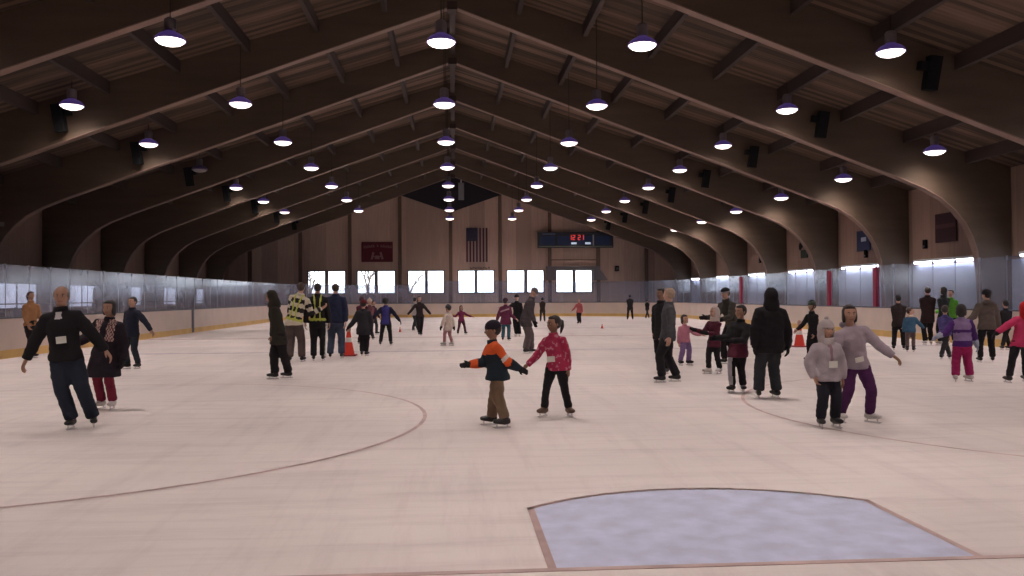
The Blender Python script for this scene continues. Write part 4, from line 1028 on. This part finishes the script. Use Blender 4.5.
person('girl in raspberry pink patterned jacket and black trousers with a ponytail', 1.28, 10.46, 1.275, face=-35, look=-60, hips=(.01, 0), lean=(-.035, 0), feet=((.16, 0, 0), (-.15, .02, 0)), toes=(15, -40), hem=.045, top=PINK, tops=[C('pale_pink_print', .50, .20, .26)], top_fn=flor, pants=BLK, pants_w=.95, skin='brown', hair=('ponytail', H_BLK),
       arms=(((.30, .12, -.95), (.05, -.1, -1)), ((-.50, -.15, -.80), (-.72, -.25, -.66))), badge=(-.1, .28, .11, .07), bulk=1.02, skates='brown')
# --- centre back
person('child in plum jacket and teal trousers, left of the two dark skaters', 1.76, 28.4, 1.46, face=160, top=C('plum_red', .13, .025, .065), tops=[C('pale_band', .45, .32, .36)], top_fn=lambda b, t, l, f, u: 1 if b == 'torso' and abs(u - .75 + l * .12) < .06 else 0, pants=TEAL, hair=('short', H_BLK), hat=('beanie', C('plum_knit', .04, .012, .03)), hem=.12, flare=1.2, bulk=1.2, arms=(((-.4, 0, -.9), (-.3, 0, -1)), ((.2, 0, -1), (.4, 0, -.3))), feet=((-.10, 0, 0), (.10, 0, 0)))
person('slim skater in black between the plum-jacketed child and the tall grey man', 2.35, 31.1, 1.58, face=-20, top=BLK, pants=BLK, hair=('short', H_BLK), hat=('beanie', BLK), arms=(((.15, 0, -1), (.1, 0, -1)), ((-.6, 0, -.5), (-.8, 0, .1))), feet=((.10, 0, 0), (-.02, .05, 0)), skates='white')
person('tall man in grey coat and grey trousers bending forward to the right', 1.93, 22.1, 1.77, face=80, look=85, nod=38, hips=(-.04, 0), lean=(.16, 0), head_at=(.05, 0), feet=((.12, .04, 0), (-.04, -.02, 0)), toes=(80, 75), hem=.10, top=C('slate_coat', .075, .062, .070), pants=C('grey_trousers', .12, .095, .095), hair=None, hat=('beanie', C('grey_knit', .14, .12, .13)), arms=(((.05, .25, -1), (.3, 0, -1)), ((.05, -.2, -1), (.35, 0, -1))), gloves=BLK, bulk=1.15, pants_w=1.2)
person('far skater in dark clothes near the end boards, right of the tall grey man', 5.2, 48.8, 1.45, face=175, top=C('dark_brown_coat', .05, .035, .03), pants=DKGREY, hair=('short', H_BLK), feet=((-.12, 0, 0), (.12, 0, 0)), hem=.1)
person('far skater in coral pink top and black trousers near the end boards', 6.76, 44.8, 1.38, face=-30, top=C('coral', .50, .12, .13), pants=BLK, hair=('short', ('light_brown', (.25, .12, .08))), arms=(((.2, 0, -1), (0, 0, -1)), ((-.5, 0, -.8), (-.6, 0, -.6))), feet=((.08, 0, 0), (-.04, 0, 0)))
person('far skater in black at the end boards, left of the shorter far child', 10.96, 51.4, 1.58, face=170, top=BLK, pants=BLK, hair=('short', H_BLK), hem=.09, bulk=1.2, feet=((-.16, 0, 0), (.16, 0, 0)))
person('far child in black by the end boards', 12.75, 54.4, 1.30, face=150, top=BLK, pants=DKGREY, hair=('short', H_BLK), bulk=.95)
# --- right centre
person('dark-haired skater in black half hidden behind the grey-haired man', 4.00, 15.9, 1.66, face=-60, top=BLK, pants=BLK, skin='brown', hair=('short', H_BLK), hem=.10, arms=(((.1, .2, -1), (0, 0, -1)), ((-.1, -.1, -1), (-.05, -.1, -1))), feet=((.10, 0, 0), (.06, .1, 0)))
person('man with sandy white hair in grey jacket and black trousers, facing left', 3.71, 14.36, 1.66, face=-100, look=-130, hips=(.02, 0), lean=(.02, 0), feet=((-.10, -.03, 0), (.20, .10, 0)), toes=(-85, -95), crouch=.015, hem=.06, top=C('mid_grey_jacket', .065, .065, .075), pants=C('black_trousers', .018, .016, .020), pants_w=1.12, hair=('short', H_WHT), arms=(((.06, -.2, -1), (-.25, -.25, -1)), ((-.05, .2, -1), (-.3, 0, -1))), bulk=1.10)
person('small child in pink top and lavender trousers reaching right', 4.99, 17.8, 1.10, face=20, top=C('candy_pink', .50, .20, .27), pants=C('lavender_trousers', .25, .16, .34), hair=('bob', H_BLK), arms=(((.6, 0, -.55), (.9, 0, -.15)), ((-.2, 0, -1), (0, 0, -1))), hem=.05, bulk=1.15, pants_w=1.2, feet=((.08, 0, 0), (-.10, 0, 0)))
person('bending man in dark olive jacket and striped knit beanie', 6.05, 18.05, 1.76, face=-60, look=-70, nod=10, hips=(.10, 0), lean=(-.16, -.05), crouch=.05, top=C('olive_jacket', .055, .050, .042), pants=BLK, hair=('short', H_BRN), hat=('beanie', C('black_beanie', .02, .02, .025), C('beanie_band', .35, .33, .33)), arms=(((-.3, -.3, -.9), (-.7, -.2, -.2)), ((-.4, -.2, -.8), (-.8, 0, -.05))), hem=.03, feet=((.12, 0, 0), (-.1, 0, 0)), gloves=BLK)
person('child in maroon coat with cream hood held close by the dark-haired boy', 5.00, 15.76, 1.29, face=-60, top=MAROON, hood=C('cream_hood', .45, .38, .35), hair=None, pants=BLK, hem=.1, arms=(((-.3, 0, -.8), (-.8, 0, .1)), ((-.5, -.1, -.7), (-.8, 0, .25))), gloves=BLK, skates='white', feet=((.1, 0, 0), (-.12, 0, 0)))
person('boy in black and maroon jacket, both arms reaching left', 4.40, 12.74, 1.365, face=-55, look=-60, hips=(.02, 0), lean=(.04, 0), feet=((.10, .03, 0), (-.08, 0, 0)), toes=(-10, -50), hem=.10, flare=1.1, top=BLK, tops=[C('maroon_panel', .085, .015, .032)], top_fn=lambda b, t, l, f, u: 1 if (b == 'torso' and u < .42) else 0, pants=BLK,
       pants_fn=(lambda s, l, f, z: 1 if (s == -1 and f > .15 and abs(l) < .75) else 0, [C('side_stripe', .36, .34, .38)]), skin='tan', hair=('short', H_BLK), arms=(((-.30, -.2, -.9), (-.97, -.1, -.02)), ((-.45, -.25, -.75), (-.98, -.1, -.05))), gloves=BLK, bulk=1.18)
person('large figure in puffy black hooded jacket, back turned', 4.59, 11.96, 1.61, face=180, hips=(.03, 0), lean=(.02, 0), feet=((-.14, 0, 0), (.13, 0, 0)), toes=(165, 195), hem=.09, top=C('matt_black', .012, .010, .013), pants=C('charcoal_trousers', .028, .030, .036), pants_w=1.22, hair=('short', H_BLK), hood=C('matt_black', .012, .010, .013), arms=(((-.30, 0, -1), (-.06, 0, -1)), ((.30, 0, -1), (.08, 0, -1))), gloves=BLK, bulk=1.40)
person('boy in dark green helmet and black and white top beside the red cone', 8.09, 18.3, 1.37, face=-75, lean=(-.04, 0), top=BLK, tops=[C('white_panel', .5, .48, .47)], top_fn=lambda b, t, l, f, u: 1 if b == 'torso' and f < -.2 and u < .7 else 0, pants=BLK, skin='tan', hair=('short', H_BRN), hat=('helmet', ('dark_green', (.035, .05, .035))), arms=(((.1, .1, -1), (-.3, 0, -1)), ((-.5, 0, -.8), (-.7, 0, -.6))))
person('small child in light grey puffer jacket and earflap hat with a name badge', 4.24, 9.25, 1.22, face=3, feet=((.095, .02, 0), (-.085, 0, 0)), toes=(8, -12), hem=.06, top=LGREY, tops=[C('pink_grey_panel', .26, .16, .19)], top_fn=lambda b, t, l, f, u: 1 if (b == 'torso' and f > .3 and abs(l) < .17 and u > .3) else 0, pants=C('black_navy', .014, .014, .022), pants_w=1.2,
       skin='tan', hair=None, hood=C('pale_knit', .42, .37, .37), hat=('earflap', C('pale_knit', .42, .37, .37)), arms=(((.30, 0, -1), (.05, 0, -1)), ((-.50, 0, -.85), (.25, -.25, -.85))), badge=(.05, .36, .10, .075), bulk=1.28, scarf=None)
person('older girl in lilac grey hoodie and purple trousers leaning forward, arm out', 4.68, 9.55, 1.46, face=0, look=-12, hips=(.04, .0), lean=(-.10, -.10), crouch=.03, feet=((.22, .02, .0), (-.10, .10, 0)), toes=(30, 0), hem=.04, top=LILAC, pants=C('deep_purple', .075, .018, .085), pants_w=1.0, skin='tan', hair=('long', H_DKB), hood='down', arms=(((.62, -.1, -.62), (.68, -.3, -.6)), ((-.35, -.1, -.9), (-.1, -.2, -.9))), skates='white', bulk=1.08, badge=(.0, .22, .10, .06))
# --- right group
person('skater in dark brown jacket standing left of the blue-jacketed child', 12.05, 21.9, 1.50, face=150, top=C('dark_umber', .035, .025, .025), pants=BLK, hair=('short', H_BLK), hem=.08, feet=((-.14, 0, 0), (.14, 0, 0)))
person('child in blue jacket with cream hood and grey trousers by the right boards', 11.93, 21.1, 1.16, face=150, look=60, top=C('steel_blue', .045, .11, .19), pants=C('grey_brown', .14, .10, .10), hair=('short', H_BRN), scarf=CREAMC, arms=(((-.2, 0, -1), (-.1, 0, -1)), ((.6, 0, -.65), (.75, 0, -.7))), feet=((-.09, 0, 0), (.08, 0, 0)), bulk=1.2, gloves=BLK)
person('person in dark brown coat at the right boards, left one of the close pair', 14.05, 23.9, 1.72, face=170, top=C('dark_cocoa', .035, .018, .020), pants=BLK, hair=('short', H_BRN), hem=.12, bulk=1.15, feet=((-.08, 0, 0), (.10, 0, 0)), skates='white')
person('person in dark grey coat at the right boards, right one of the close pair', 14.42, 23.7, 1.72, face=200, top=C('dark_slate', .03, .032, .036), pants=BLK, hair=('long', H_BLK), hem=.08, feet=((-.1, 0, 0), (.10, 0, 0)), skates='white')
person('person in bright green hi-vis top leaning at the right boards', 14.95, 24.2, 1.64, face=-60, hips=(.0, 0), lean=(0, 0), top=C('bright_green', .13, .42, .05), pants=BLK, hair=('short', H_DKB), hem=.03, arms=(((.1, .1, -1), (-.3, 0, -1)), ((-.4, -.1, -.8), (-.8, 0, -.3))), skates='white')
lav = lambda b, t, l, f, u: (1 if (u < .10 or .48 < u < .62) else 0) if b == 'torso' else (1 if t > .45 and b[0] == 'u' else (2 if b[0] == 'f' and t > .5 else 1))
person('girl in lavender and purple striped jacket with magenta trousers, back turned', 8.73, 13.8, 1.34, face=160, look=150, hips=(.0, 0), lean=(-.02, 0), feet=((-.13, 0, 0), (.14, .02, 0)), toes=(150, 190), hem=.05, top=C('lavender', .27, .19, .36), tops=[C('violet_stripe', .070, .020, .15), C('pale_blue', .35, .38, .5)], top_fn=lav, pants=MAGENTA, pants_w=1.25, hair=('bob', H_BLK),
       arms=(((-.62, -.1, -.7), (-.85, -.1, -.30)), ((.35, .1, -.9), (.3, 0, -1))), gloves=C('pale_blue_glove', .32, .36, .48), bulk=1.15, skates='white')
person('person in grey brown jacket and black trousers with white side stripe', 11.72, 17.64, 1.60, face=160, look=200, feet=((-.16, 0, 0), (.14, .02, 0)), hem=.05, top=C('grey_brown_jacket', .12, .095, .085), pants=BLK, pants_fn=(lambda s, l, f, z: 1 if (s == 1 and abs(f) < .5 and l < -.5) or (s == 1 and l > .8 and abs(f) < .4) else 0, [C('white_stripe', .5, .5, .52)]), hair=('short', H_BLK), hat=('beanie', BLK), hood='down',
       arms=(((-.45, 0, -.85), (-.75, 0, -.5)), ((.25, 0, -1), (.15, 0, -1))), bulk=1.15)
person('skater in black behind the red-hooded child near the right edge', 14.75, 21.4, 1.34, face=180, top=BLK, pants=BLK, hair=('short', H_BLK), hem=.1)
person('child in red hood and pink jacket at the right edge, arm stretched left', 9.50, 13.54, 1.38, face=165, hips=(.10, 0), lean=(.08, 0), feet=((-.12, 0, 0), (.25, .1, 0)), toes=(180, 170), hem=.06, top=C('hot_pink', .48, .035, .12), pants=BLK, hair=None, hood=C('red_hood', .48, .015, .02), arms=(((-.75, 0, -.45), (-.8, 0, -.55)), ((.5, 0, -.8), (.5, 0, -.8))), gloves=BLK, bulk=1.12)
person('child in blue violet jacket behind the lavender-jacketed girl', 11.35, 18.6, 1.25, face=150, top=C('blue_violet', .10, .08, .26), pants=DKGREY, hair=('short', H_DKB))
# --- watchers on the bleachers
for (lb, xx, yy, zz, hgt, cc) in (('watcher in black on the left bleachers, nearest of the four', -16.05, 39.0, .66, 1.72, BLK), ('watcher in dark grey on the left bleachers, second of the four', -16.05, 41.2, .66, 1.78, DKGREY), ('watcher in dark olive on the left bleachers, third of the four', -16.05, 42.3, .66, 1.70, OLIVE), ('watcher in navy on the left bleachers, farthest of the four', -16.05, 50.2, .66, 1.74, NAVY)):
    person(lb, xx, yy, hgt, face=70, top=cc, pants=BLK, hair=('short', H_BLK), z0=zz, shoes=True, hem=.08, group='watchers on the bleachers')
